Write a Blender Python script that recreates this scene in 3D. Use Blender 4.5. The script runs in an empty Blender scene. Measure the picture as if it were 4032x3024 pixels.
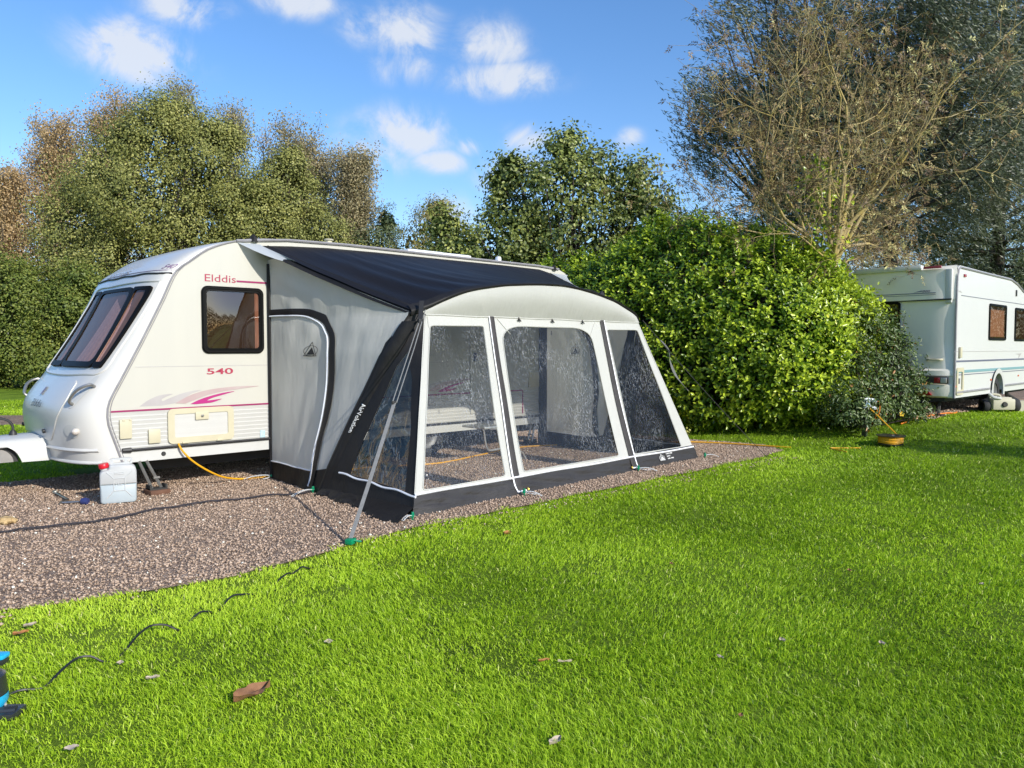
import bpy, bmesh, math, random
import numpy as np
from mathutils import Vector, Matrix, noise, geometry
random.seed(7)
PI=math.pi
SC=bpy.context.scene
COL=SC.collection

# ------------------------------------------------------------------ helpers
def tag(o,label=None,cat=None,group=None,kind=None):
    if label: o['label']=label
    if cat: o['category']=cat
    if group: o['group']=group
    if kind: o['kind']=kind
    return o
def thing(name,label,cat,loc=(0,0,0),group=None):
    o=bpy.data.objects.new(name,None); COL.objects.link(o); o.location=loc
    o.empty_display_size=.1
    return tag(o,label,cat,group)
def link(name,me,mat,parent=None):
    o=bpy.data.objects.new(name,me); COL.objects.link(o)
    if mat is not None:
        for m in (mat if isinstance(mat,(list,tuple)) else [mat]): me.materials.append(m)
    if parent is not None:
        o.parent=parent
        o.matrix_parent_inverse=Matrix.Translation(Vector(parent_world(parent))).inverted()
    return o
def parent_world(p):
    # part meshes are written in world coordinates: only a root's own place has to be undone
    return Vector(p.location) if p.parent is None else Vector((0,0,0))
class MB:
    """collects geometry (world coordinates) for one mesh object"""
    def __init__(s): s.v=[]; s.f=[]
    def add(s,vs,fs):
        k=len(s.v); s.v+= [tuple(p) for p in vs]; s.f+=[tuple(i+k for i in f) for f in fs]; return s
    def box(s,c,d,rz=0,bev=0,M=None):
        x,y,z=[a/2 for a in d]
        vs=[(sx*x,sy*y,sz*z) for sx in (-1,1) for sy in (-1,1) for sz in (-1,1)]
        fs=[(0,1,3,2),(4,6,7,5),(0,4,5,1),(2,3,7,6),(0,2,6,4),(1,5,7,3)]
        if bev:
            bm=bmesh.new(); bv=[bm.verts.new(p) for p in vs]; [bm.faces.new([bv[i] for i in f]) for f in fs]
            bmesh.ops.bevel(bm,geom=bm.edges[:],offset=min(bev,min(x,y,z)*.98),segments=2,affect='EDGES',profile=.6)
            bm.verts.index_update(); vs=[tuple(v.co) for v in bm.verts]; fs=[[v.index for v in f.verts] for f in bm.faces]; bm.free()
        R=(M or Matrix.Rotation(rz,3,'Z')); c=Vector(c)
        return s.add([c+R@Vector(p) for p in vs],fs)
    def tube(s,path,r,n=8,caps=True):
        P=[Vector(p) for p in path]; rs=r if isinstance(r,(list,tuple)) else [r]*len(P)
        up=None; rings=[]
        for i,p in enumerate(P):
            t=(P[min(i+1,len(P)-1)]-P[max(i-1,0)])
            if t.length<1e-9: t=Vector((0,0,1))
            t.normalize()
            if up is None: up=Vector((0,0,1)) if abs(t.z)<.9 else Vector((1,0,0))
            a=t.cross(up)
            if a.length<1e-6: a=t.orthogonal()
            a.normalize(); b=a.cross(t).normalized(); up=b
            rings.append([p+(a*math.cos(k*2*PI/n)+b*math.sin(k*2*PI/n))*rs[i] for k in range(n)])
        vs=[q for R in rings for q in R]; fs=[]
        for i in range(len(P)-1):
            for k in range(n):
                fs.append((i*n+k,i*n+(k+1)%n,(i+1)*n+(k+1)%n,(i+1)*n+k))
        if caps:
            fs.append(tuple(range(n))[::-1]); fs.append(tuple((len(P)-1)*n+k for k in range(n)))
        return s.add(vs,fs)
    def grid(s,fn,nu,nv,flip=False,closed_u=False):
        vs=[fn(i/nu,j/nv) for i in range(nu+1) for j in range(nv+1)]
        fs=[]
        for i in range(nu):
            for j in range(nv):
                q=(i*(nv+1)+j,(i+1)*(nv+1)+j,(i+1)*(nv+1)+j+1,i*(nv+1)+j+1)
                fs.append(q[::-1] if flip else q)
        return s.add(vs,fs)
    def prism(s,poly,fn,depth_vec):
        """poly: 2d outline, fn maps 2d->3d front face, extruded by depth_vec"""
        n=len(poly); d=Vector(depth_vec)
        a=[Vector(fn(*p)) for p in poly]; b=[p+d for p in a]
        tri=[t for t in geometry.tessellate_polygon([[Vector((p[0],p[1],0)) for p in poly]])]
        fs=[tuple(t) for t in tri]+[tuple(n+i for i in t[::-1]) for t in tri]+[(i,(i+1)%n,n+(i+1)%n,n+i) for i in range(n)]
        return s.add(a+b,fs)
    def lathe(s,prof,c,axis=(0,0,1),n=20,sx=1.0):
        ax=Vector(axis).normalized(); u=ax.orthogonal().normalized(); w=ax.cross(u); c=Vector(c); m=len(prof)
        vs=[c+ax*h+(u*math.cos(2*PI*k/n)+w*math.sin(2*PI*k/n)*sx)*max(r,1e-4) for k in range(n) for r,h in prof]
        fs=[(k*m+j,((k+1)%n)*m+j,((k+1)%n)*m+j+1,k*m+j+1) for k in range(n) for j in range(m-1)]
        return s.add(vs,fs)
    def ribbon(s,path,wv,fn=None):
        """flat strip: path of 3d points, wv half-width vector (or list)"""
        n=len(path); W=wv if isinstance(wv,list) else [wv]*n
        vs=[]
        for p,w in zip(path,W): p=Vector(p); w=Vector(w); vs+=[p-w,p+w]
        return s.add(vs,[(2*i,2*i+1,2*i+3,2*i+2) for i in range(n-1)])
    def build(s,name,mat,parent=None,smooth=True,label=None,ang=40):
        me=bpy.data.meshes.new(name); me.from_pydata(s.v,[],s.f); me.validate(); me.update()
        bm=bmesh.new(); bm.from_mesh(me); bmesh.ops.recalc_face_normals(bm,faces=bm.faces[:])
        if smooth:
            for e in bm.edges: e.smooth = not (len(e.link_faces)==2 and e.calc_face_angle(0)>math.radians(ang))
            for f in bm.faces: f.smooth=True
        bm.to_mesh(me); bm.free()
        o=link(name,me,mat,parent)
        if label: o['label']=label
        return o
def inpoly(p,poly):
    x,y=p; c=False; j=len(poly)-1
    for i in range(len(poly)):
        xi,yi=poly[i]; xj,yj=poly[j]
        if (yi>y)!=(yj>y) and x<(xj-xi)*(y-yi)/(yj-yi+1e-12)+xi: c=not c
        j=i
    return c
def densify(poly,step):
    out=[]
    for i in range(len(poly)):
        a=poly[i]; b=poly[(i+1)%len(poly)]; L=math.hypot(b[0]-a[0],b[1]-a[1]); n=max(1,int(math.ceil(L/step-1e-6)))
        out+=[(a[0]+(b[0]-a[0])*k/n,a[1]+(b[1]-a[1])*k/n) for k in range(n)]
    return out
def panel(mb,outer,holes,fn,step=.1,sx=None):
    """fine triangulated sheet inside outer minus holes; fn maps 2d -> 3d"""
    outer=densify(outer,step); holes=[densify(h,step) for h in holes]
    pts=[];edges=[]
    for L in [outer]+holes:
        k=len(pts); pts+=L; edges+=[(k+i,k+(i+1)%len(L)) for i in range(len(L))]
    x0=min(p[0] for p in outer);x1=max(p[0] for p in outer);y0=min(p[1] for p in outer);y1=max(p[1] for p in outer)
    rnd=random.Random(3); y=y0+step*.5
    B=np.array(pts)
    while y<y1:
        x=x0+step*.5
        while x<x1:
            q=(x+rnd.uniform(-.2,.2)*step,y+rnd.uniform(-.2,.2)*step)
            if inpoly(q,outer) and not any(inpoly(q,h) for h in holes) and ((B-np.array(q))**2).sum(1).min()>(step*.45)**2: pts.append(q)
            x+=step
        y+=step
    r=geometry.delaunay_2d_cdt([Vector(p) for p in pts],edges,[],0,1e-6)
    V=[tuple(p) for p in r[0]]; F=[]
    for f in r[2]:
        c=(sum(V[i][0] for i in f)/len(f),sum(V[i][1] for i in f)/len(f))
        if inpoly(c,outer) and not any(inpoly(c,h) for h in holes): F.append(tuple(f))
    mb.add([fn(*p) for p in V],F); return mb
def rrect(x0,y0,x1,y1,r,n=5):
    out=[]
    for cx,cy,a in ((x1-r,y1-r,0),(x0+r,y1-r,90),(x0+r,y0+r,180),(x1-r,y0+r,270)):
        out+=[(cx+r*math.cos(math.radians(a+90*k/n)),cy+r*math.sin(math.radians(a+90*k/n))) for k in range(n+1)]
    return out
def rquad(pts,r,n=4):
    """quad with rounded corners (quadratic blend)"""
    out=[];m=len(pts)
    for i in range(m):
        p=Vector(pts[i]);a=Vector(pts[i-1]);b=Vector(pts[(i+1)%m])
        rr=r[i] if isinstance(r,(list,tuple)) else r
        if rr<=0: out.append(tuple(p)); continue
        pa=p+(a-p)*min(.48,rr/(a-p).length); pb=p+(b-p)*min(.48,rr/(b-p).length)
        for k in range(n+1):
            t=k/n; out.append(tuple(pa*(1-t)**2+p*2*t*(1-t)+pb*t*t))
    return out
def catmull(P,n=6):
    P=[Vector(p) for p in P]; out=[]
    for i in range(len(P)-1):
        a=P[max(i-1,0)];b=P[i];c=P[i+1];d=P[min(i+2,len(P)-1)]
        for k in range(n):
            u=k/n; out.append(.5*(2*b+(c-a)*u+(2*a-5*b+4*c-d)*u*u+(3*b-a-3*c+d)*u**3))
    out.append(P[-1]); return out
def text2d(s,width,bold=0.,shear=0.):
    cu=bpy.data.curves.new('lettering','FONT'); cu.body=s; cu.size=1; cu.offset=bold; cu.shear=shear; cu.resolution_u=3
    o=bpy.data.objects.new('lettering',cu); COL.objects.link(o)
    dg=bpy.context.evaluated_depsgraph_get(); me=bpy.data.meshes.new_from_object(o.evaluated_get(dg))
    V=[tuple(v.co[:2]) for v in me.vertices]; F=[tuple(p.vertices) for p in me.polygons]
    bpy.data.objects.remove(o); bpy.data.curves.remove(cu); bpy.data.meshes.remove(me)
    x0=min(v[0] for v in V);x1=max(v[0] for v in V)
    h0=min(v[1] for v in V)
    k=width/(x1-x0)
    return [((v[0]-x0)*k,v[1]*k) for v in V],F
def text_on(mb,s,width,height,fn,bold=0.,shear=0.):
    V,F=text2d(s,width,bold,shear); h=max(v[1] for v in V); k=height/h
    return mb.add([fn(x,y*k) for x,y in V],F)

# ------------------------------------------------------------------ materials
def nt(name):
    m=bpy.data.materials.new(name); m.use_nodes=True; m.node_tree.nodes.clear(); return m,m.node_tree.nodes,m.node_tree.links
def c4(c): return (c[0],c[1],c[2],1)
def mat(name,col,rough=.5,col2=None,nscale=6,namt=.5,stretch=(1,1,1),bump=None,bscale=30,bstretch=None,spec=.5,metal=0,trans=0,coat=0,dirt=None,detail=4):
    m,N,L=nt(name)
    out=N.new('ShaderNodeOutputMaterial'); p=N.new('ShaderNodeBsdfPrincipled')
    p.inputs['Base Color'].default_value=c4(col); p.inputs['Roughness'].default_value=rough
    p.inputs['Specular IOR Level'].default_value=spec; p.inputs['Metallic'].default_value=metal; p.inputs['Coat Weight'].default_value=coat
    tc=N.new('ShaderNodeTexCoord'); src=tc.outputs['Object']
    colsock=None
    if col2 is not None:
        mp=N.new('ShaderNodeMapping'); mp.inputs['Scale'].default_value=stretch; L.new(src,mp.inputs[0])
        n=N.new('ShaderNodeTexNoise'); n.inputs['Scale'].default_value=nscale; n.inputs['Detail'].default_value=detail; L.new(mp.outputs[0],n.inputs['Vector'])
        r=N.new('ShaderNodeValToRGB'); r.color_ramp.elements[0].position=.5-namt/2; r.color_ramp.elements[1].position=.5+namt/2
        r.color_ramp.elements[0].color=c4(col); r.color_ramp.elements[1].color=c4(col2)
        L.new(n.outputs['Fac'],r.inputs[0]); colsock=r.outputs[0]; L.new(colsock,p.inputs['Base Color'])
        mr=N.new('ShaderNodeMapRange'); mr.inputs[3].default_value=max(.03,rough-.1); mr.inputs[4].default_value=min(1,rough+.12)
        L.new(n.outputs['Fac'],mr.inputs[0]); L.new(mr.outputs[0],p.inputs['Roughness'])
    nrm=None
    if bump:
        mp=N.new('ShaderNodeMapping'); mp.inputs['Scale'].default_value=bstretch or (1,1,1); L.new(src,mp.inputs[0])
        n=N.new('ShaderNodeTexNoise'); n.inputs['Scale'].default_value=bscale; n.inputs['Detail'].default_value=3; L.new(mp.outputs[0],n.inputs['Vector'])
        b=N.new('ShaderNodeBump'); b.inputs['Strength'].default_value=bump; b.inputs['Distance'].default_value=.02
        L.new(n.outputs['Fac'],b.inputs['Height']); nrm=b.outputs[0]; L.new(nrm,p.inputs['Normal'])
    sh=p.outputs[0]
    if trans:
        t=N.new('ShaderNodeBsdfTranslucent'); t.inputs[0].default_value=c4(col)
        if colsock: L.new(colsock,t.inputs[0])
        if nrm: L.new(nrm,t.inputs['Normal'])
        mx=N.new('ShaderNodeMixShader'); mx.inputs[0].default_value=trans; L.new(sh,mx.inputs[1]); L.new(t.outputs[0],mx.inputs[2]); sh=mx.outputs[0]
    L.new(sh,out.inputs[0]); return m
def leafmat(name,cols,trans=.35,rough=.5,spec=.35,pos=None,K=2.3):
    cols=[tuple(min(.85,q*K) for q in c) for c in cols]
    m,N,L=nt(name)
    out=N.new('ShaderNodeOutputMaterial'); a=N.new('ShaderNodeAttribute'); a.attribute_name='v'
    r=N.new('ShaderNodeValToRGB'); e=r.color_ramp.elements
    pos=pos or [i/(len(cols)-1) for i in range(len(cols))]
    while len(e)<len(cols): e.new(.5)
    for k,(p,c) in enumerate(zip(pos,cols)): e[k].position=p; e[k].color=c4(c)
    L.new(a.outputs['Fac'],r.inputs[0])
    p=N.new('ShaderNodeBsdfPrincipled'); p.inputs['Roughness'].default_value=rough; p.inputs['Specular IOR Level'].default_value=spec
    t=N.new('ShaderNodeBsdfTranslucent'); mx=N.new('ShaderNodeMixShader'); mx.inputs[0].default_value=trans
    L.new(r.outputs[0],p.inputs['Base Color']); L.new(r.outputs[0],t.inputs[0])
    L.new(p.outputs[0],mx.inputs[1]); L.new(t.outputs[0],mx.inputs[2]); L.new(mx.outputs[0],out.inputs[0]); return m
def film(name,tint,base,streak,scale,strength,gl_rough=.1,mstretch=(1,1,.25),haze=.0,hstreak=.45,gcol=(.95,.97,1,1),lo=.46,hi=.70,dist=.9,rot=14):
    """crinkled clear plastic sheet"""
    m,N,L=nt(name)
    out=N.new('ShaderNodeOutputMaterial'); tc=N.new('ShaderNodeTexCoord')
    mp=N.new('ShaderNodeMapping'); mp.inputs['Scale'].default_value=mstretch; mp.inputs['Rotation'].default_value=(0,math.radians(rot),0); L.new(tc.outputs['Object'],mp.inputs[0])
    n=N.new('ShaderNodeTexNoise'); n.inputs['Scale'].default_value=scale; n.inputs['Detail'].default_value=3.5; n.inputs['Distortion'].default_value=dist; L.new(mp.outputs[0],n.inputs['Vector'])
    n2=N.new('ShaderNodeTexNoise'); n2.inputs['Scale'].default_value=1.7; n2.inputs['Detail'].default_value=1; L.new(tc.outputs['Object'],n2.inputs['Vector'])
    s=N.new('ShaderNodeMath'); s.operation='SUBTRACT'; s.inputs[1].default_value=.5; L.new(n.outputs['Fac'],s.inputs[0])
    ab=N.new('ShaderNodeMath'); ab.operation='ABSOLUTE'; L.new(s.outputs[0],ab.inputs[0])
    mr=N.new('ShaderNodeMapRange'); mr.inputs[1].default_value=0; mr.inputs[2].default_value=.03; mr.inputs[3].default_value=1; mr.inputs[4].default_value=0; L.new(ab.outputs[0],mr.inputs[0])
    mr2=N.new('ShaderNodeMapRange'); mr2.inputs[1].default_value=lo; mr2.inputs[2].default_value=hi; L.new(n2.outputs['Fac'],mr2.inputs[0])
    mu=N.new('ShaderNodeMath'); mu.operation='MULTIPLY'; L.new(mr.outputs[0],mu.inputs[0]); L.new(mr2.outputs[0],mu.inputs[1])
    fa=N.new('ShaderNodeMath'); fa.operation='MULTIPLY_ADD'; fa.inputs[1].default_value=streak; fa.inputs[2].default_value=base; L.new(mu.outputs[0],fa.inputs[0])
    b=N.new('ShaderNodeBump'); b.inputs['Strength'].default_value=strength; b.inputs['Distance'].default_value=.03; L.new(n.outputs['Fac'],b.inputs['Height'])
    g=N.new('ShaderNodeBsdfGlossy'); g.inputs['Roughness'].default_value=gl_rough; g.inputs[0].default_value=gcol; L.new(b.outputs[0],g.inputs['Normal'])
    t=N.new('ShaderNodeBsdfTransparent'); t.inputs[0].default_value=c4(tint)
    mx=N.new('ShaderNodeMixShader'); L.new(fa.outputs[0],mx.inputs[0]); L.new(t.outputs[0],mx.inputs[1]); L.new(g.outputs[0],mx.inputs[2])
    sh=mx.outputs[0]
    if haze:
        d=N.new('ShaderNodeBsdfTranslucent'); d.inputs[0].default_value=(.75,.77,.78,1); d2=N.new('ShaderNodeBsdfDiffuse'); d2.inputs[0].default_value=(.75,.77,.78,1)
        m1=N.new('ShaderNodeMixShader'); m1.inputs[0].default_value=.5; L.new(d.outputs[0],m1.inputs[1]); L.new(d2.outputs[0],m1.inputs[2])
        hz=N.new('ShaderNodeMath'); hz.operation='MULTIPLY_ADD'; hz.inputs[1].default_value=hstreak; hz.inputs[2].default_value=haze; L.new(mu.outputs[0],hz.inputs[0])  # white diffuse streaks paint the highlights along the film's creases
        m2=N.new('ShaderNodeMixShader'); L.new(hz.outputs[0],m2.inputs[0]); L.new(sh,m2.inputs[1]); L.new(m1.outputs[0],m2.inputs[2]); sh=m2.outputs[0]
    L.new(sh,out.inputs[0]); return m
def glass(name,tint=(.5,.5,.5),refl=.12,rough=.02,kf=.6):
    m,N,L=nt(name)
    out=N.new('ShaderNodeOutputMaterial'); t=N.new('ShaderNodeBsdfTransparent'); t.inputs[0].default_value=c4(tint)
    g=N.new('ShaderNodeBsdfGlossy'); g.inputs['Roughness'].default_value=rough
    lw=N.new('ShaderNodeLayerWeight'); lw.inputs[0].default_value=.35
    a=N.new('ShaderNodeMath'); a.operation='MULTIPLY_ADD'; a.inputs[1].default_value=kf; a.inputs[2].default_value=refl; L.new(lw.outputs['Fresnel'],a.inputs[0])
    mx=N.new('ShaderNodeMixShader'); L.new(a.outputs[0],mx.inputs[0]); L.new(t.outputs[0],mx.inputs[1]); L.new(g.outputs[0],mx.inputs[2]); L.new(mx.outputs[0],out.inputs[0]); return m

# ------------------------------------------------------------------ camera, sun, sky
CAM=Vector((-3.959,-8.078,1.47))
cam=bpy.data.cameras.new('camera'); cam.lens=27.03; cam.sensor_width=36; cam.clip_start=.05; cam.clip_end=2000
co=bpy.data.objects.new('camera',cam); COL.objects.link(co); co.location=CAM
co.rotation_euler=(math.radians(90-2.671),0,math.radians(-43.635)); SC.camera=co
SUN=Vector((.06,-1.95,1)).normalized(); ELEV=math.asin(SUN.z)
sl=bpy.data.lights.new('sun','SUN'); sl.energy=5.0; sl.angle=math.radians(.53); sl.color=(1,.95,.86)
so=bpy.data.objects.new('sun',sl); COL.objects.link(so); so.rotation_euler=SUN.to_track_quat('Z','Y').to_euler(); so.location=(0,-20,20)
W=bpy.data.worlds.new('World'); SC.world=W; W.use_nodes=True
def sky():
    N=W.node_tree.nodes; L=W.node_tree.links; N.clear()
    out=N.new('ShaderNodeOutputWorld'); bg=N.new('ShaderNodeBackground'); L.new(bg.outputs[0],out.inputs[0])
    st=N.new('ShaderNodeTexSky'); st.sky_type='NISHITA'; st.sun_disc=False; st.sun_elevation=ELEV; st.sun_rotation=math.atan2(SUN.x,SUN.y)
    st.air_density=1.0; st.dust_density=.6; st.ozone_density=2.2; st.altitude=50
    bg.inputs['Strength'].default_value=SKYS
    tc=N.new('ShaderNodeTexCoord')
    nz=N.new('ShaderNodeTexNoise'); nz.inputs['Scale'].default_value=13; nz.inputs['Detail'].default_value=9; nz.inputs['Roughness'].default_value=.62; nz.inputs['Distortion'].default_value=.5; L.new(tc.outputs['Generated'],nz.inputs['Vector'])
    tot=None
    def mth(op,a,b=None,c=None):
        n=N.new('ShaderNodeMath'); n.operation=op
        for i,x in enumerate((a,b,c)):
            if x is None: continue
            if isinstance(x,(int,float)): n.inputs[i].default_value=x
            else: L.new(x,n.inputs[i])
        return n.outputs[0]
    for d,sx,sy,w in CLOUDS:
        d=Vector(d).normalized(); u=Vector((d.y,-d.x,0)).normalized(); v=u.cross(d)
        def dot(vec):
            n=N.new('ShaderNodeVectorMath'); n.operation='DOT_PRODUCT'; n.inputs[1].default_value=vec; L.new(tc.outputs['Generated'],n.inputs[0]); return n.outputs['Value']
        a=mth('DIVIDE',dot(u),sx); b=mth('DIVIDE',dot(v),sy)
        r=mth('ADD',mth('MULTIPLY',a,a),mth('MULTIPLY',b,b)); fr=mth('GREATER_THAN',dot(d),0)
        g=mth('MULTIPLY',mth('EXPONENT',mth('MULTIPLY',r,-1.0)),mth('MULTIPLY',fr,w))
        tot=g if tot is None else mth('MAXIMUM',tot,g)
    den=mth('MULTIPLY',tot,mth('MULTIPLY_ADD',nz.outputs['Fac'],4.6,-1.45))
    mr=N.new('ShaderNodeMapRange'); mr.interpolation_type='SMOOTHSTEP'; mr.inputs[1].default_value=.06; mr.inputs[2].default_value=.95; mr.inputs[3].default_value=0; mr.inputs[4].default_value=.85; L.new(den,mr.inputs[0])
    hs=N.new('ShaderNodeHueSaturation'); hs.inputs['Saturation'].default_value=SKYSAT; hs.inputs['Value'].default_value=SKYVAL; L.new(st.outputs[0],hs.inputs['Color'])
    tint=N.new('ShaderNodeMix'); tint.data_type='RGBA'; tint.blend_type='MULTIPLY'; tint.inputs[0].default_value=1; tint.inputs[7].default_value=SKYTINT; L.new(hs.outputs[0],tint.inputs[6])
    mx=N.new('ShaderNodeMix'); mx.data_type='RGBA'; L.new(mr.outputs[0],mx.inputs[0]); L.new(tint.outputs[2],mx.inputs[6]); mx.inputs[7].default_value=CLOUDCOL
    L.new(mx.outputs[2],bg.inputs['Color'])
SKYS=.15; SKYSAT=1.2; SKYVAL=1.36; SKYTINT=(.93,.945,1.04,1); CLOUDCOL=(5.4,5.65,6.1,1)
CLOUDS=[((.2908,.9006,.3230),.058,.030,1.25),((.2669,.9054,.3302),.026,.018,1.1),((.3337,.8672,.3697),.05,.022,.95),((.4406,.8082,.3908),.055,.018,.8),
 ((.5465,.7512,.3702),.045,.036,.95),((.5109,.7748,.3724),.04,.022,.9),((.6255,.6928,.3589),.045,.028,.95),((.6419,.6944,.3253),.066,.02,1.15),((.5542,.7621,.3349),.04,.02,.9),
 ((.5622,.7836,.2645),.062,.03,.95),((.5334,.8113,.2393),.045,.03,.85),((.6034,.7631,.2313),.033,.015,.95),((.6305,.7346,.2507),.017,.012,1.0),((.6750,.7046,.2187),.045,.03,.8),((.6764,.6895,.2590),.035,.018,.8),((.7639,.5923,.2563),.018,.013,.85),((.6161,.7702,.1651),.045,.03,.65),
 ((-.5,.75,.35),.12,.05,1),((-.8,-.2,.4),.15,.06,1),((.85,-.4,.3),.14,.05,1)]
sky()
SC.view_settings.view_transform='Standard'; SC.view_settings.look='None'; SC.view_settings.exposure=0; SC.view_settings.gamma=1

# ------------------------------------------------------------------ ground
def sm(a,b,x):
    t=min(1,max(0,(x-a)/(b-a))); return t*t*(3-2*t)
def gz(x,y): return .32*sm(6.2,10.5,x)
def gzn(x):
    t=np.clip((x-6.2)/(10.5-6.2),0,1); return .32*t*t*(3-2*t)
GRAVEL=[(-9,-3.1),(-3.1,-3.08),(-1.9,-3.33),(-.45,-3.05),(1.45,-3.02),(3.86,-3.0),(5.6,-2.95),(6.4,-2.85),(6.75,-2.4),(6.6,-1.4),(6.4,0),(6.4,1.75),(-9,1.75)]
GRAVEL2=[(9.75,-3.75),(11.3,-3.72),(14,-3.95),(24,-4.3),(24,.5),(9.9,.5)]
import math
FT=[(.35,2.684,0.),(-.03,2.668,.05),(-.361,2.618,.12),(-.654,2.511,.18),(-.849,2.373,.21),(-1.004,2.238,.22),(-1.142,1.945,.235),(-1.327,1.57,.265),(-1.507,1.223,.31),(-1.635,.98,.36),(-1.667,.867,.385),(-1.663,.736,.40),(-1.613,.568,.43),(-1.54,.34,.45)]
FL=[0.]
for a,b in zip(FT,FT[1:]): FL.append(FL[-1]+math.hypot(b[0]-a[0],b[1]-a[1]))
def cr(p0,p1,p2,p3,u): return .5*(2*p1+(p2-p0)*u+(2*p0-5*p1+4*p2-p3)*u*u+(3*p1-p0-3*p2+p3)*u**3)
CW=2.2
def fprof(t):
    s=max(0,min(1,t))*FL[-1]; i=0
    while i<len(FT)-2 and s>FL[i+1]: i+=1
    u=(s-FL[i])/(FL[i+1]-FL[i]); g=lambda k:FT[max(0,min(len(FT)-1,k))]
    return [cr(g(i-1)[j],g(i)[j],g(i+1)[j],g(i+2)[j],u) for j in range(3)]
def front(t,y,off=0.):
    def S(t,y):
        x,z,b=fprof(t); s=min(1,abs(1-2*y/CW)); return (x-b*(1-s**2.7)**(1/2.7),y,z)
    p=S(t,y)
    if off:
        e=.004; a=S(min(1,t+e),y); c=S(max(0,t-e),y); d=S(t,min(CW,y+e)); f=S(t,max(0,y-e))
        u=[a[k]-c[k] for k in range(3)]; v=[d[k]-f[k] for k in range(3)]
        n=(u[1]*v[2]-u[2]*v[1],u[2]*v[0]-u[0]*v[2],u[0]*v[1]-u[1]*v[0]); l=math.sqrt(sum(q*q for q in n)) or 1
        if n[0]-n[2]*.5>0: l=-l
        p=tuple(p[k]+n[k]/l*off for k in range(3))
    return p
# ================================================================== white touring caravan (front at low X, near wall on Y=0)
m_wall=mat('cream_panel',(.525,.51,.445),.42,(.48,.47,.415),1.6,.7,stretch=(3,3,.35),bump=.03,bscale=14,coat=.12)
m_rib=mat('ribbed_panel',(.55,.545,.51),.45,(.50,.495,.465),3,.7)
m_grp=mat('white_moulding',(.62,.605,.565),.3,(.585,.575,.54),1.5,.7,coat=.22)
m_roof=mat('roof_moulding',(.66,.68,.70),.25,(.60,.62,.65),2,.7,coat=.4)
m_white=mat('white_plastic',(.56,.56,.535),.38,(.51,.51,.48),5,.6)
m_cream=mat('aged_cream_plastic',(.56,.52,.37),.45,(.50,.455,.31),7,.7)
m_grey=mat('grey_trim',(.30,.29,.30),.4,(.22,.215,.225),9,.5)
m_dk=mat('dark_rubber',(.018,.018,.019),.5,(.03,.03,.03),12,.5)
m_blk=mat('black_frame',(.005,.005,.005),.5,spec=.12)
m_chas=mat('dark_chassis',(.02,.02,.019),.75,(.045,.042,.038),7,.6)
m_steel=mat('zinc_steel',(.42,.42,.40),.38,(.28,.27,.25),12,.5,metal=.8)
m_purple=mat('purple_decal',(.28,.016,.10),.4)
m_magenta=mat('magenta_decal',(.40,.018,.17),.4)
m_greyd=mat('grey_decal',(.46,.44,.42),.45,(.36,.33,.33),4,.6)
m_pinkgrey=mat('pink_grey_decal',(.40,.27,.27),.45,(.45,.38,.36),4,.5)
m_redtxt=mat('red_lettering',(.36,.03,.07),.45)
m_lilac=mat('lilac_lettering',(.24,.16,.26),.45)
m_dgtxt=mat('dark_grey_lettering',(.13,.125,.12),.45)
m_glass=glass('tinted_window',(.62,.52,.44),.09)
m_glassf=glass('front_window_glass',(.86,.80,.76),.10,kf=.22)
m_inside=mat('dark_interior',(.040,.027,.019),.9,(.085,.058,.04),3,.5)
m_infront=mat('warm_brown_interior',(.20,.115,.06),.9,(.30,.17,.10),4,.6,stretch=(5,5,.8))  # wood interior tone, warmed to paint the orange reflections low in the glass
m_curt=mat('orange_curtain',(.55,.28,.15),.9,(.36,.16,.085),9,.6,stretch=(8,8,.6))
m_pinkc=mat('pink_curtain',(.66,.42,.34),.9,(.44,.25,.20),9,.6,stretch=(8,8,.6))
m_tyre=mat('tyre_rubber',(.016,.016,.017),.8,(.03,.03,.03),20,.5)
m_rim=mat('wheel_rim',(.16,.16,.16),.5,metal=.4)
m_lens=mat('clear_lens',(.55,.50,.44),.12,coat=.6)
m_redl=mat('red_lens',(.35,.012,.02),.2,coat=.6)

van=thing('touring_caravan','white touring caravan with purple stripes and its sloping front at the left, beside the awning','caravan',(-1.2,1.1,0))
W_=CW; XR=4.95; ZB=.34
prof=[fprof(i/44) for i in range(45)]                  # side outline from roof to front foot
top=[(.24,2.682),(1,2.70),(2.2,2.695),(4.3,2.69),(4.72,2.675),(4.88,2.62),(4.945,2.5),(4.95,2.2),(4.95,.34)]
fr=[(p[0],p[1]) for p in prof]
outline=[(x,z) for x,z in top]+[(x,z) for x,z in fr[::-1]]
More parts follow.
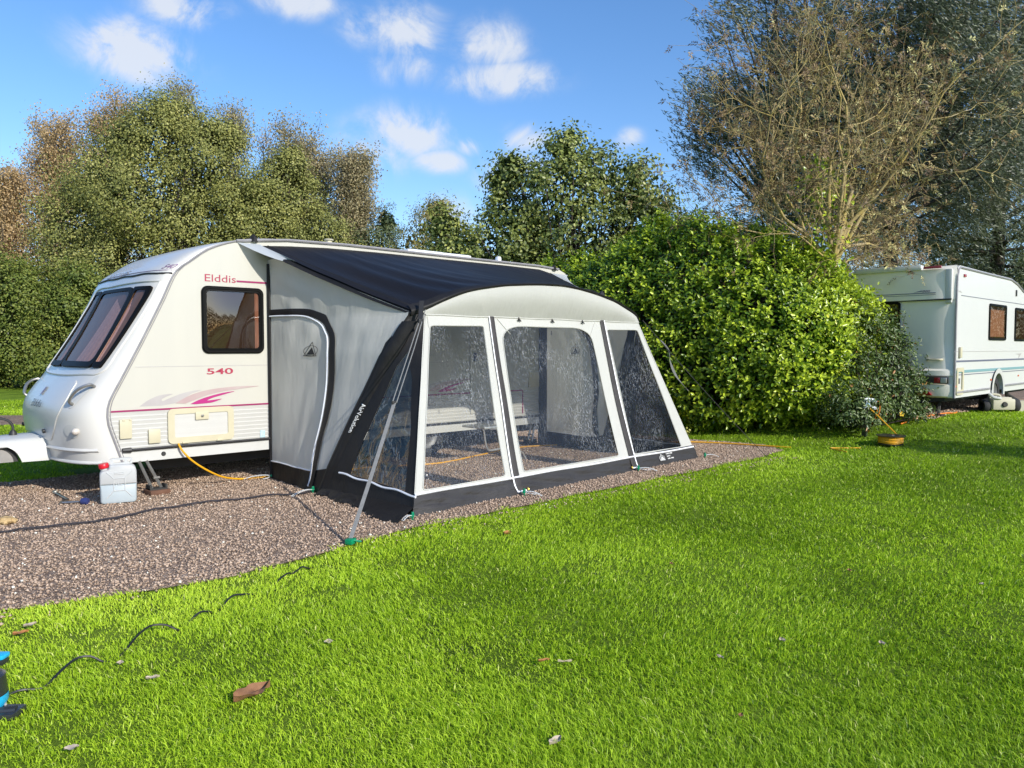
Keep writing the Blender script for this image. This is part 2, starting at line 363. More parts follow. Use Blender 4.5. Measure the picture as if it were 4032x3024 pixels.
# near wall: plain upper sheet and ribbed lower sheet below the purple stripe
def cut(poly,z,above):
    out=[];n=len(poly)
    for i in range(n):
        a=poly[i];b=poly[(i+1)%n]
        ia=(a[1]>=z)==above; ib=(b[1]>=z)==above
        if ia: out.append(a)
        if ia!=ib:
            t=(z-a[1])/(b[1]-a[1]); out.append((a[0]+(b[0]-a[0])*t,z))
    return out
wallfn=lambda x,z:(x,-.0015*math.sin(x*7+z*3)*0,z)
mb=MB(); panel(mb,cut(outline,.846,True),[],lambda x,z:(x,.0,z),.28); mb.build('side_wall',m_wall,van)
low=cut(cut(outline,.846,False),.455,True)
mb=MB()
zz=[.455+k*.0435/1 for k in range(10)]
for a,b in zip(zz,zz[1:]):                             # horizontal ribs
    st=cut(cut(low,a,True),b,False)
    xs=[p[0] for p in st]; x0=min(xs); x1=max(xs)
    def xl(z): 
        c=[p for p in cut(outline,z,True) if abs(p[1]-z)<1e-6]; return min(p[0] for p in c)
    for k,(z0,z1,y0,y1) in enumerate(((a,a+.036,.004,-.005),(a+.036,b,-.005,.004))):
        mb.add([(xl(z0)+.004,y0,z0),(XR,y0,z0),(XR,y1,z1),(xl(z1)+.004,y1,z1)],[(0,1,2,3)])
mb.build('lower_panel',m_rib,van,smooth=False)
mb=MB(); panel(mb,cut(outline,.452,False),[],lambda x,z:(x,-.006,z),.3); mb.build('skirt',m_white,van)
# roof, far wall, rear, floor
mb=MB()
tl=[(.345,2.684)]+top
cam_=lambda y:.035*(1-abs(1-2*y/W_)**4)
mb.grid(lambda u,v:(lambda k,y:(tl[k][0],y,tl[k][1]+(cam_(y) if k<6 else 0)))(int(round(u*(len(tl)-1))),v*W_),len(tl)-1,10)
mb.build('roof',m_roof,van)
mb=MB(); panel(mb,outline,[],lambda x,z:(x,W_,z),.5); mb.add([(-1.5,.02,.345),(XR,.02,.345),(XR,W_,.345),(-1.5,W_,.345)],[(0,1,2,3)]); mb.build('far_wall',m_wall,van)
# front moulding
ys=[.5*W_*(1-math.cos(PI*j/72)) for j in range(73)]
mb=MB()
def fsurf(u,v):
    j=int(round(v*72)); p=front(u,ys[j]); return p
mb.grid(fsurf,120,72); fo=mb.build('front_moulding',m_grp,van)
# lower bumper lip of the moulding
mb=MB()
for t0,t1,of in ((.952,.962,.02),(.985,.999,.018)):
    mb.grid(lambda u,v:front(t0+(t1-t0)*u,.03+(W_-.06)*v,of*math.sin(PI*u)**.6 if 0<u<1 else .001),4,30)
mb.build('bumper_lip',m_grp,van)
# grey corner trim along the wall edge
mb=MB(); P=[(p[0]-.004,-.004,p[1]) for p in prof[2:]]
mb.tube(P,.011,6); mb.tube([(p[0]+.027,-.004,p[2]+.002) for p in P],.005,5)
mb.build('corner_trim',m_grey,van)
mb=MB(); mb.tube([(x,-.012,z+.004) for x,z in [(-.36,2.62),(.24,2.682),(1,2.70),(2.2,2.695),(4.3,2.69),(4.72,2.67)]],.016,6); mb.build('roof_trim',m_grey,van)
# panel joint, stripes
mb=MB(); mb.box((1.74,-.0005,1.283),(6.3,.003,.006)); mb.build('panel_joint',m_greyd,van)
mb=MB(); mb.box((1.15,-.006,.852),(5.6,.003,.017)); mb.box((2.1,-.0025,2.19),(4.92,.003,.019)); mb.box((3.955,-.0075,.68),(.016,.003,.34)); mb.build('stripe',m_purple,van)
# black awning skirt rail with a rounded end
mb=MB(); mb.tube([(-1.55,-.022,.466),(-1.47,-.022,.465),(-1.46,-.022,.465)],[.022,.026,.015],8); mb.tube([(-1.46,-.02,.465),(4.9,-.02,.458)],.015,6); mb.build('skirt_rail',m_dk,van)
# swoosh graphics
def bez(pts,n=5): return [tuple(p)[:2] for p in catmull([(a,b,0) for a,b in pts],n)]
def swoosh(dx,part,name,parent):
    g1=bez([(-1.377,.89),(-1.30,.945),(-1.194,.99),(-1.10,1.003),(-1.054,1.002)])+bez([(-1.054,.998),(-1.12,.975),(-1.163,.95),(-1.15,.934),(-1.10,.955),(-.961,1.003),(-.85,1.026),(-.761,1.034)])+bez([(-.761,1.030),(-.86,.998),(-.93,.955),(-1.0,.915),(-1.164,.887)])
    g2=bez([(-1.03,.905),(-.91,.968),(-.80,1.006),(-.663,1.034),(-.388,1.057),(-.129,1.054)])+bez([(-.129,1.050),(-.388,1.024),(-.55,1.006),(-.7,.975),(-.82,.935),(-.929,.896)])
    g3=bez([(-.877,.89),(-.80,.925),(-.7,.957),(-.55,.99),(-.407,1.007)])+bez([(-.407,1.003),(-.556,.967),(-.65,.943),(-.70,.92),(-.65,.922),(-.548,.931)])+bez([(-.548,.927),(-.62,.903),(-.684,.892),(-.825,.886)])
    for poly,mm,nm,o in ((g1,m_greyd,'grey_swoosh',.002),(g2,m_pinkgrey,'pink_swoosh',.0035),(g3,m_magenta,'magenta_swoosh',.005)):
        b=MB(); b.prism(poly,lambda x,z:(x+dx,-o,z),(0,.001,0)); b.build(nm,mm,parent,smooth=False)
swoosh(0,0,'a',van); swoosh(3.25,0,'b',van)
mb=MB(); text_on(mb,'Elddis',.335,.075,lambda x,z:(-.703+x,-.003,2.171+z*1.0+x*.0))
mb.build('lettering',m_redtxt,van,smooth=False)
mb=MB(); text_on(mb,'540',.285,.062,lambda x,z:(-.70+x,-.003,1.195+z),bold=.018); mb.build('lettering',m_redtxt,van,smooth=False)
# --- side window
def window(x0,z0,x1,z1,par,yb,cur,curt2=None,skew=0.,fr_=.055,name='window'):
    f=lambda x,z,y:(x,yb+y,z)
    # frame as a rounded ring with a stepped profile
    b=MB(); R=rrect(x0,z0,x1,z1,.07,6)
    cx,cz=(x0+x1)/2,(z0+z1)/2
    def ins(d): return rrect(x0+d,z0+d,x1-d,z1-d,max(.02,.07-d*.6),6)
    rings=[(0,0.),(0,-.018),(.012,-.030),(.03,-.030),(.036,-.022),(.05,-.024),(fr_,-.014),(fr_,.004)]
    L=len(R); vs=[]; fs=[]
    for d,y in rings: vs+=[f(x,z,y) for x,z in ins(d)]
    for i in range(len(rings)-1):
        for k in range(L): fs.append((i*L+k,i*L+(k+1)%L,(i+1)*L+(k+1)%L,(i+1)*L+k))
    b.add(vs,fs); w=b.build(name,m_blk,par)
    b=MB(); g=ins(.045)
    n=len(g); ctr=f(cx,cz,-.030)
    def gl(u,v):
        x=x0+.045+(x1-x0-.09)*u; z=z0+.045+(z1-z0-.09)*v; bul=-.016-.016*math.sin(PI*u)*math.sin(PI*v); return f(x,z,bul)
    b.grid(gl,10,10); b.build('pane',m_glass,w)
    b=MB(); b.add([f(x0+.02,z0+.02,-.002),f(x1-.02,z0+.02,-.002),f(x1-.02,z1-.02,-.002),f(x0+.02,z1-.02,-.002)],[(0,1,2,3)]); b.build('interior',m_inside,w)
    for a0,a1,mm in cur:
        b=MB(); b.grid(lambda u,v:f(a0+(a1-a0)*u+ (.0),z0+.05+(z1-z0-.1)*v,-.006-.0035*math.sin(u*19)),16,2); b.build('curtain',mm,w)
    return w
window(-.746,1.414,-.063,2.125,van,0.,[(-.165,-.115,m_pinkc)])
# --- front windows on the curved moulding
def fpatch(t0,t1,yA0,yA1,yB0,yB1,off,nt_=14,ny=12,r=.0):
    """patch between t0 (top, y from yA0..yA1) and t1 (bottom, yB0..yB1)"""
    return lambda u,v:front(t0+(t1-t0)*u,(yA0+(yA1-yA0)*v)*(1-u)+(yB0+(yB1-yB0)*v)*u,off)
fw=[(.060,.345,.142,.262,m_pinkc,.62,1.0),(.352,1.285,.272,1.12,m_pinkc,.05,.55),(1.305,1.55,1.14,1.60,m_curt,.0,.5)]
T0,T1=.466,.717
for ya0,ya1,yb0,yb1,cm,c0,c1_ in fw:
    dT=.02
    q=[(0,0),(1,0),(1,1),(0,1)]
    def fn(u,v,off,ya0=ya0,ya1=ya1,yb0=yb0,yb1=yb1):
        return front(T0+(T1-T0)*u,(ya0+(ya1-ya0)*v)*(1-u)+(yb0+(yb1-yb0)*v)*u,off)
    wd=(ya1-ya0+yb1-yb0)/2; hu=.9
    fu=.038/hu; fv=min(.3,.05/wd)
    outer=rquad([(0,0),(1,0),(1,1),(0,1)],.08,4); hole=rquad([(fu,fv*.7),(1-fu*1.6,fv*.7),(1-fu*1.6,1-fv*.7),(fu,1-fv*.7)],.09,4)
    b=MB(); panel(b,outer,[hole],lambda u,v:fn(u,v,.026),.05)
    # edge wall down to the moulding
    E=densify(outer,.05); n=len(E)
    b.add([fn(u,v,.026) for u,v in E]+[fn(u,v,.0) for u,v in E],[(i,(i+1)%n,n+(i+1)%n,n+i) for i in range(n)])
    w=b.build('window',m_blk,van)
    b=MB(); b.grid(lambda u,v:fn(fu*.9+(1-fu*2.3)*u,fv*.6+(1-fv*1.2)*v,.016+.004*math.sin(PI*v)),14,10); b.build('pane',m_glassf,w)
    b=MB(); b.grid(lambda u,v:fn(u*.98+.01,.02+.96*v,.006),14,8); b.build('interior',m_infront,w)
    b=MB(); b.grid(lambda u,v:fn(.30*(1-v)+.12*v+(.95-.30*(1-v)-.12*v)*u,c0+(c1_-c0)*v*(.6+.4*u),.0095+.002*math.sin(v*26)),10,26); b.build('curtain',cm,w)
# raised surround, dark seam over the windows
mb=MB(); sr=[(.448,.03),(.447,.45),(.45,1.1),(.455,1.62),(.52,1.72),(.62,1.76),(.71,1.78),(.737,1.66),(.743,.95),(.738,.35),(.73,.11),(.66,.075),(.55,.045)]
sr=[tuple(p)[:2] for p in catmull([(a,b,0) for a,b in sr+sr[:1]],5)]
mb.tube([front(t,y,.0) for t,y in sr],.014,8,caps=False); mb.build('window_surround',m_grp,van)
mb=MB(); mb.tube([front(.418+.002*math.sin(k),max(.001,2.15*(k/24)**1.2),.003) for k in range(25)],.011,6); mb.build('seam',m_dk,van)
mb=MB(); mb.tube([front(.408,max(.004,1.55*(k/20)**1.2),.001) for k in range(21)],.005,5); mb.build('stripe',m_lilac,van)
# front lettering 540 / XSCAPE on the roof brow
def onfront(t0,y0,sy,st_):       # text x runs toward the near wall (falling y)
    return lambda x,z:front(t0-z*st_,max(.0005,y0-x*sy),.004)
mb=MB(); text_on(mb,'540',1,.022,lambda x,z:front(.402-z,.105*(1-x)**1.3+.006,.004),shear=.25,bold=.015); mb.build('lettering',m_lilac,van,smooth=False)
mb=MB(); text_on(mb,'XSCAPE',.74,.024,onfront(.415,1.55,1,1),shear=.3); mb.build('lettering',m_greyd,van,smooth=False)
mb=MB(); text_on(mb,'Elddis',.40,.022,(lambda x,z:front(.845-z,max(.0005,1.21-x),.017)),shear=.25); mb.build('lettering',m_dgtxt,van,smooth=False)
# gas locker door
do=[(.757,1.72),(.766,1.40),(.769,1.07),(.765,.72),(.756,.40),(.785,.345),(.82,.318),(.85,.345),(.876,.405),(.905,.47),(.930,.562),(.936,.62),(.934,.85),(.925,1.05),(.922,1.21),(.926,1.45),(.93,1.75),(.905,1.86),(.86,1.92),(.81,1.90),(.78,1.82)]
do=[tuple(p)[:2] for p in catmull([(t*6,y,0) for t,y in do+do[:1]],3)][:-1]
mb=MB(); panel(mb,do,[],lambda t,y:front(t/6,min(2.19,y),.008),.042)
E=[(t/6,y) for t,y in densify(do,.042)]; n=len(E); mb.add([front(t,min(2.19,y),.008) for t,y in E]+[front(t,min(2.19,y),-.002) for t,y in E],[(i,(i+1)%n,n+(i+1)%n,n+i) for i in range(n)])
door=mb.build('locker_door',m_grp,van)
mb=MB(); mb.tube([front(t,min(2.19,y),.002) for t,y in E+E[:1]],.0042,5,caps=False); mb.build('seal',m_white,door)
mb=MB(); mb.grid(lambda u,v:front(.781+.03*u,1.075-.075*v,.016),2,2); b2=mb.build('badge',m_white,door)
mb=MB(); mb.grid(lambda u,v:front(.784+.026*u,1.058-.042*v,.019),2,2); mb.build('badge_mark',m_lilac,b2)
for t,y in ((.912,.70),(.915,1.80)):
    p=Vector(front(t,y,.012)); q=Vector(front(t,y,.03)); mb=MB(); mb.tube([p,q],.022,10); mb.build('lock_knob',m_dk,door)
# grab handles and marker lights
def grab(pts,nm='grab_handle'):
    mb=MB(); mb.tube(catmull([front(t,y,o) for t,y,o in pts],6),.016,8); mb.build(nm,m_steel,van)
grab([(.771,.082,.0),(.772,.088,.05),(.785,.115,.085),(.803,.150,.085),(.822,.188,.05),(.826,.19,.0)])
grab([(.771,2.118,.0),(.772,2.112,.05),(.785,2.085,.085),(.803,2.05,.085),(.822,2.012,.05),(.826,2.01,.0)])
mb=MB(); mb.grid(lambda u,v:front(.790+.06*(u-.5)*2*.65*math.cos((v-.5)*2.2)+(v-.5)*.06,.10+.12*v,.004),8,8); mb.build('handle_recess',m_white,van)
for s in (0,1):
    Y=(lambda y:y) if not s else (lambda y:W_-y)
    mb=MB(); el=[(6*.904+6*.020*math.sin(2*PI*k/20),.195+.088*math.cos(2*PI*k/20)) for k in range(20)]
    panel(mb,el,[],lambda t,y:front(t/6,Y(y),.006),.03); rc=mb.build('light_recess',m_white,van)
    mb=MB(); mb.lathe([(.0,.045),(.018,.04),(.030,.025),(.034,0),(.034,-.02)],front(.904,Y(.135),.008),(-.75,-.6 if not s else .6,0),14); mb.build('marker_light',m_lens,van)
# rear top corner light
mb=MB(); mb.box((4.955,.16,2.50),(.03,.10,.13),bev=.01); mb.build('marker_light',m_redl,van)
# locker hatch with its cream frame
mb=MB()
R0=rrect(-1.112,.490,-.425,.850,.05,4); R1=rrect(-1.046,.553,-.488,.793,.02,4)
panel(mb,R0,[R1],lambda x,z:(x,-.022,z),.12)
for R,y0,y1 in ((R0,-.022,-.004),(R1,-.022,-.01)):
    n=len(R); mb.add([(x,y0,z) for x,z in R]+[(x,y1,z) for x,z in R],[(i,(i+1)%n,n+(i+1)%n,n+i) for i in range(n)])
hatch=mb.build('locker_hatch',m_cream,van)
mb=MB(); mb.box((-.767,-.026,.765),(.14,.012,.085),bev=.006); lt=mb.build('latch',m_cream,hatch); mb=MB(); mb.lathe([(.014,0),(.014,.012),(.004,.013)],(-.767,-.032,.765),(0,-1,0),10); mb.build('lock',m_steel,lt)
mb=MB()
for k in range(6): mb.box((-.767,-.009-.0015*(k%2),.573+k*.04),(.556,.006,.0405))
mb.build('hatch_panel',m_rib,hatch,smooth=False)
for x in (-.94,-.58): mb=MB(); mb.box((x,-.027,.497),(.07,.012,.02),bev=.004); mb.build('hinge',m_cream,hatch)
# service covers, sticker, hole
mb=MB(); mb.box((-1.515,-.016,.675),(.113,.026,.19),bev=.008); mb.box((-1.535,-.03,.765),(.03,.01,.02),bev=.003); mb.box((-1.475,-.03,.765),(.02,.01,.02),bev=.003); mb.build('service_cover',m_cream,van)
mb=MB(); mb.box((-1.246,-.016,.584),(.117,.026,.142),bev=.012); mb.build('service_cover',m_cream,van)
m_stk=mat('blue_sticker',(.55,.68,.72),.5,(.32,.52,.62),40,.4)
mb=MB(); mb.box((-.093,-.0075,.52),(.055,.003,.08)); mb.build('sticker',m_stk,van)
mb=MB(); mb.lathe([(.0,.012),(.018,.012),(.024,.0)],(-1.157,-.006,.397),(0,-1,0),14); mb.build('tow_socket',m_dk,van)
# water heater flue cover and step light inside the awning
mb=MB(); mb.box((4.18,-.012,1.0),(.22,.02,.22),bev=.008); mb.build('service_cover',m_cream,van)
mb=MB(); mb.box((3.25,-.008,1.42),(.62,.012,1.72),bev=.02); dr=mb.build('door',m_wall,van); mb=MB(); mb.box((3.02,-.022,1.35),(.05,.02,.12),bev=.006); mb.build('handle',m_dk,dr)
# roof fittings
mb=MB(); mb.lathe([(.05,0),(.047,.055),(.056,.06),(.056,.068),(.04,.07)],(1.13,.62,2.735),n=16); mb.lathe([(.04,.07),(.04,.10)],(1.13,.62,2.735),n=8); mb.lathe([(.0,.118),(.045,.115),(.062,.104),(.06,.098),(.04,.098)],(1.13,.62,2.735),n=16)
mb.build('flue',m_cream,van)
m_dome=mat('roof_dome',(.78,.79,.78),.25,coat=.3)
for x,y,w,d,h in ((2.55,.75,.62,.6,.10),(3.05,1.0,.9,.8,.12),(3.75,.3,.08,.08,.10)):
    mb=MB(); mb.box((x,y,2.72+h/2),(w,d,h),bev=.04); mb.build('roof_light',m_dome,van)
# chassis, wheels, steadies, hitch
mb=MB(); mb.box((1.9,.35,.27),(6.2,.06,.14)); mb.box((1.9,1.85,.27),(6.2,.06,.14)); mb.box((2.2,1.1,.32),(5.2,1.5,.05)); mb.tube([(2.25,.2,.32),(2.25,2.0,.32)],.05,8); mb.build('chassis',m_chas,van)
def wheel(c,R=.32,wd=.19,par=van,ax=(0,-1,0)):
    mb=MB(); mb.lathe([(R*.58,wd/2),(R*.9,wd/2),(R,wd*.32),(R,-wd*.32),(R*.9,-wd/2),(R*.58,-wd/2)],c,ax,28); t=mb.build('wheel',m_tyre,par)
    mb=MB(); mb.lathe([(0,wd*.38),(R*.2,wd*.38),(R*.3,wd*.3),(R*.5,wd*.34),(R*.59,wd*.46),(R*.6,wd*.2)],c,ax,24); mb.build('rim',m_rim,t); return t
wheel((2.25,.17,.32)); wheel((2.25,2.03,.32))
def steady(x,y,lean,fx,pad=True):
    mb=MB()
    for s in (-.035,.035): mb.tube([(x+s,y,.345),(x+s*1.3+lean,y-.03,.06)],.016,6)
    mb.box((x+lean,y-.03,.17),(.06,.03,.02)); st=mb.build('corner_steady',m_steel,van)
    mb=MB(); mb.box((x+lean,y-.035,.055),(.17,.13,.02)); mb.box((x+lean-.075,y-.035,.075),(.02,.12,.05)); mb.box((x+lean+.075,y-.035,.075),(.02,.12,.05)); mb.build('foot',m_chas,st)
steady(-1.36,.0,.12,0); steady(4.3,.12,-.1,0); steady(-1.0,2.0,.1,0); steady(4.3,2.0,-.1,0)
# A-frame cover with the jockey wheel under its arch
mb=MB()
xs=[-1.75,-2.0,-2.3,-2.42,-2.5,-2.6,-2.75,-3.05,-3.25]
def hsec(x):
    w=.36-.10*max(0,(-2.0-x))/1.2; zt=.575-.035*max(0,-2.1-x); 
    d=abs(x+2.47); arch=.34+(math.sqrt(max(0,.215**2-d*d))*.85 if d<.215 else 0)
    return w,zt,min(arch,zt-.06)
N_=80; ring=[]
for k in range(N_+1):
    x=-1.72-1.55*k/N_; w,zt,zb=hsec(x)
    ring.append([(x,1.1-w,zb),(x,1.1-w*.99,zt-.07),(x,1.1-w*.90,zt-.018),(x,1.1-w*.75,zt),(x,1.1,zt+.012),(x,1.1+w*.75,zt),(x,1.1+w*.99,zt-.07),(x,1.1+w,zb)])
mb.grid(lambda u,v:ring[int(round(u*N_))][int(round(v*7))],N_,7); mb.build('hitch_cover',m_white,van,ang=50)
half=lambda r:[(-2.47+r*math.cos(PI*k/18),.342+r*.86*math.sin(PI*k/18)) for k in range(19)]
mb=MB(); mb.prism(half(.212),lambda x,z:(x,.84,z),(0,.5,0)); jw=mb.build('arch_liner',m_dk,van)
mb=MB(); mb.prism(half(.165),lambda x,z:(x,.825,z),(0,.03,0)); mb.build('arch_disc',mat('grey_disc',(.30,.285,.26),.6,(.22,.21,.195),6,.5),jw)
mb=MB(); mb.tube([(-2.7,1.1,.2),(-3.3,1.1,.45)],.03,6); mb.build('tow_bar',m_chas,van)
mb=MB(); mb.tube(catmull([(-2.245,1.13,.60),(-2.25,1.13,.68),(-2.30,1.13,.74),(-2.42,1.13,.765),(-2.6,1.14,.75),(-2.8,1.16,.70)],5),.013,7); cb=mb.build('tow_cable',m_dk,van); mb=MB(); mb.tube([(-2.245,1.13,.555),(-2.245,1.13,.60),(-2.247,1.13,.63)],[.036,.036,.02],10); mb.build('plug',m_dk,cb)
# ================================================================== inflatable awning on the caravan's near side
m_gf=mat('grey_side_fabric',(.78,.765,.69),.5,(.73,.715,.645),2.5,.7,bump=.55,bscale=4.5,bstretch=(1,1.6,.5),trans=.36,spec=.35)
m_wf=mat('white_front_fabric',(.68,.68,.63),.5,(.63,.63,.59),3,.7,bump=.5,bscale=7,bstretch=(1.4,1,.35),trans=.30,spec=.4)
m_bf=mat('black_fabric',(.010,.0095,.010),.56,(.016,.015,.015),4,.6,bump=.6,bscale=8,bstretch=(1,1,.6),spec=.3)
m_roofb=mat('black_roof_fabric',(.0098,.0095,.0115),.5,(.014,.013,.0145),2,.7,bump=.6,bscale=3.2,bstretch=(2.6,.45,.45),spec=.17)
m_sk=mat('charcoal_mud_skirt',(.034,.031,.030),.5,(.026,.024,.024),3,.7,bump=.8,bscale=6,bstretch=(.6,.6,2.2),spec=.45)
m_pipe=mat('white_piping',(.80,.82,.86),.4)
m_zip=mat('dark_zip_cover',(.052,.046,.042),.5,(.035,.031,.029),6,.6,bump=.5,bscale=14,spec=.4)
m_film=film('clear_window_film',(.90,.905,.89),.04,.08,44,.30,.12,(1,1,.035),haze=.022,hstreak=.50,dist=.22,rot=9,lo=.38,hi=.62)
m_film2=film('crinkled_window_film',(.12,.115,.11),.17,.14,8,1.0,.16,(1,1,.55),gcol=(.62,.54,.44,1),hstreak=.22,haze=.008)  # dark tint painted in for the dim inside behind this clear film
m_film3=film('shade_tinted_film',(.62,.62,.61),.035,.10,42,.35,.12,(1,1,.045),haze=.008,hstreak=.48,gcol=(.8,.8,.8,1),dist=.25,rot=-14,lo=.40,hi=.62)  # clear film too; darker tint paints the shaded hedge seen behind
m_logo=mat('black_print',(.015,.015,.016),.6)
m_wprint=mat('white_print',(.78,.78,.76),.6)
m_gold=mat('brass_eyelet',(.60,.42,.08),.35,metal=.6)
aw=thing('awning','grey and black inflatable awning with clear crinkled windows fixed along the caravan','awning',(2.4,-1.3,0))
F1=Vector((0,-2.69,0));F2=Vector((4.88,-2.40,0));S1=Vector((.66,-2.0,1.80));S2=Vector((4.09,-2.0,1.80))
XM=4.77                                                    # mirror: x -> XM - x
NF=(F2-F1).cross(S1-F1).normalized(); NF=NF if NF.y<0 else -NF
def wr(p,s,seed=0): return noise.noise(Vector((p[0]*s+seed,p[1]*s,p[2]*s*.35)))
def bil(u,w,off=0.,amp=.008):
    b=F1.lerp(F2,u); t=S1.lerp(S2,u); p=b.lerp(t,w)
    bow=.03*math.sin(PI*max(0,min(1,u)))*math.sin(PI*max(0,min(1,w)))
    return p+NF*(off-bow+amp*wr(p,3.2))
ARCH=[(.485,-1.985,1.82),(.68,-2.0,1.875),(.867,-2.043,1.954),(1.136,-2.079,2.041),(1.534,-2.107,2.108),(1.859,-2.119,2.138),(2.254,-2.128,2.159),(2.61,-2.127,2.156),(3.005,-2.11,2.115),(3.408,-2.084,2.052),(3.756,-2.047,1.964),(4.02,-2.0,1.885),(4.10,-1.985,1.82)]
AC=catmull(ARCH,6)
def archx(x):
    for a,b in zip(AC,AC[1:]):
        if a.x<=x<=b.x: 
            t=(x-a.x)/(b.x-a.x+1e-9); return a.lerp(b,t)
    return AC[0] if x<AC[0].x else AC[-1]
BX=[(0,-.09),(.08,-.059),(.29,-.028),(.51,.032),(.81,.116),(1.08,.205),(1.43,.295),(1.66,.392),(1.85,.50)]
def beamx(z):
    for (a,b),(c,d) in zip(BX,BX[1:]):
        if a<=z<=c: return b+(d-b)*(z-a)/(c-a)
    return BX[-1][1]
BR=[(0,4.42),(.75,4.33),(1.25,4.25),(1.5,4.19),(1.71,4.13),(1.85,4.08)]
def beamr(z):
    for (a,b),(c,d) in zip(BR,BR[1:]):
        if a<=z<=c: return b+(d-b)*(z-a)/(c-a)
    return BR[-1][1]
def beam(z): return Vector((beamx(z),-1.23-.416*z,z))
# ---- front panel: white frame with three window openings
Wn=[rquad([(.018,.112),(.244,.112),(.218,.946),(.018,.940)],.012,2),
    rquad([(.302,.118),(.655,.115),(.709,.95),(.291,.95)],[.012,.012,.095,.095],7),
    rquad([(.718,.108),(.945,.101),(.972,.946),(.797,.944)],.012,2)]
sx_=4.2
def F(u,w,o=0.,a=.008): return bil(u/sx_,w/1.9 if False else w/1.9,o,a)
SC2=lambda poly:[(u*sx_,w*1.9) for u,w in poly]
mb=MB(); panel(mb,SC2([(-.002,.095),(1.0,.088),(1.0,1.0),(-.004,1.0)]),[SC2(w) for w in Wn],lambda u,w:F(u,w,0),.085); mb.build('front_panel',m_wf,aw)
for k,w in enumerate(Wn):
    b=MB(); panel(b,SC2(w),[],lambda u,v:F(u,v,-.004,.02),.085); b.build('window_film',m_film if k<2 else m_film3,aw)
    b=MB(); E=densify(SC2(w),.1); b.tube([F(u,v,.004) for u,v in E+E[:1]],.006,4,caps=False); b.build('window_seam',m_wf,aw)
# valance between the seam and the arch
def val(u,v):
    x=.66+(4.09-.66)*u; top=archx(.60+(4.17-.60)*u); bot=S1.lerp(S2,u); p=bot.lerp(top,v)
    p=p+NF*(.05*math.sin(PI*v)*math.sin(PI*u)**.5+.004+.006*wr(p,4,3))
    return p
mb=MB(); mb.grid(val,60,10); mb.build('valance',m_wf,aw)
mb=MB(); mb.tube([bil(u/20,.998,.006,.008)+Vector((0,0,.003*math.sin(u*1.3))) for u in range(21)],.007,5); mb.build('seam',m_wf,aw)
for u0,w0,u1,w1 in ((.277,.99,.325,.90),(.745,.99,.70,.90),(.0135,.93,.006,.99)):
    mb=MB(); mb.tube([bil(u0,w0,.004),bil(u1,w1,.004)],.004,4); mb.build('seam',m_wf,aw)
# zip covers with white piping
def strip(pts,wu,off,name,mm,par=aw,n=4):
    P=catmull([(a,b,0) for a,b in pts],8); b=MB()
    b.grid(lambda i,j:bil(P[int(round(i*(len(P)-1)))].x+wu*(j-.5),P[int(round(i*(len(P)-1)))].y,off+.004*math.sin(PI*j)),len(P)-1,n); return b.build(name,mm,par)
z1=[(.2525,1.0),(.2605,.75),(.2695,.50),(.2745,.11),(.284,.018)]
z2=[(.784,1.003),(.757,.75),(.731,.48),(.703,.10),(.701,.022)]
for zz_,sd in ((z1,-1),(z2,1)):
    zo=strip(zz_,.020,.012,'zip_cover',m_zip)
    strip([(a+sd*.0112,b) for a,b in zz_],.0040,.016,'piping',m_pipe,zo,2)
    e=zz_[-1]; b=MB(); P=[bil(e[0]+d,e[1],.018) for d in (-.013,.013)]; b.tube(P,.010,5); b.build('piping',m_pipe,zo)
    b=MB(); b.lathe([(.006,0),(.016,.004),(.016,.0)],bil(e[0]-.016 if sd>0 else e[0]+.018,e[1]+.005,.02),NF,10); b.build('eyelet',m_gold,zo)
# toggles on the seam
for u in (.367,.523,.676):
    b=MB(); p=bil(u,1.0,.012); b.tube([p,p+Vector((.012,-.012,-.03)),p+Vector((-.02,-.016,-.035))],.008,5); b.tube([p+Vector((-.02,-.016,-.02)),p+Vector((.022,-.018,-.042))],.007,5); b.build('toggle',m_logo,aw)
    b=MB(); q=bil(u,.935,-.03); b.ribbon([q,q+Vector((0,0,-.05))],(.008,0,0)); b.build('toggle_tail',m_logo,aw)
# charcoal skirt along the front, piping
def skt(u,v):
    uu=-.003+1.006*u; p=bil(uu,v*.10,.002,.006); lo=1-v
    return p+NF*(.02*lo*noise.noise(Vector((u*9,1,0)))+.018*noise.noise(Vector((u*14+v*3,v*3.5,7)))*math.sin(PI*min(1,v*.9+.1)))+Vector((0,0,max(0,.012*noise.noise(Vector((u*7,3,3))))*lo))
mb=MB(); mb.grid(skt,110,10); mb.build('mud_skirt',m_sk,aw)
mb=MB(); mb.tube([bil(-.002+1.002*k/40,.098-.011*k/40*0+.003*math.sin(k*.5)*.6-.012*(k/40)**2,.010) for k in range(41)],.011,5); mb.build('piping',m_pipe,aw)
def logo(mb,fn):
    # ring, tall triangle and inner triangle
    n=28; ri=[(.5+.46*math.cos(2*PI*k/n),.40+.34*math.sin(2*PI*k/n)) for k in range(n+1)]
    for k in range(n):
        if 5<=k<=8 and False: continue
        a,b=ri[k],ri[k+1]; s=.93
        c=(.5,.40); ia=(c[0]+(a[0]-c[0])*s,c[1]+(a[1]-c[1])*s); ib=(c[0]+(b[0]-c[0])*s,c[1]+(b[1]-c[1])*s)
        mb.add([fn(*a),fn(*b),fn(*ib),fn(*ia)],[(0,1,2,3)])
    def tri(P,w):
        cx=sum(p[0] for p in P)/3; cy=sum(p[1] for p in P)/3
        Q=[(cx+(p[0]-cx)*w,cy+(p[1]-cy)*w) for p in P]
        mb.add([fn(*p) for p in P]+[fn(*q) for q in Q],[(k,(k+1)%3,3+(k+1)%3,3+k) for k in range(3)])
    tri([(.06,.06),(.94,.06),(.5,1.0)],.86)
    mb.add([fn(.26,.16),fn(.78,.16),fn(.52,.64)],[(0,1,2)])
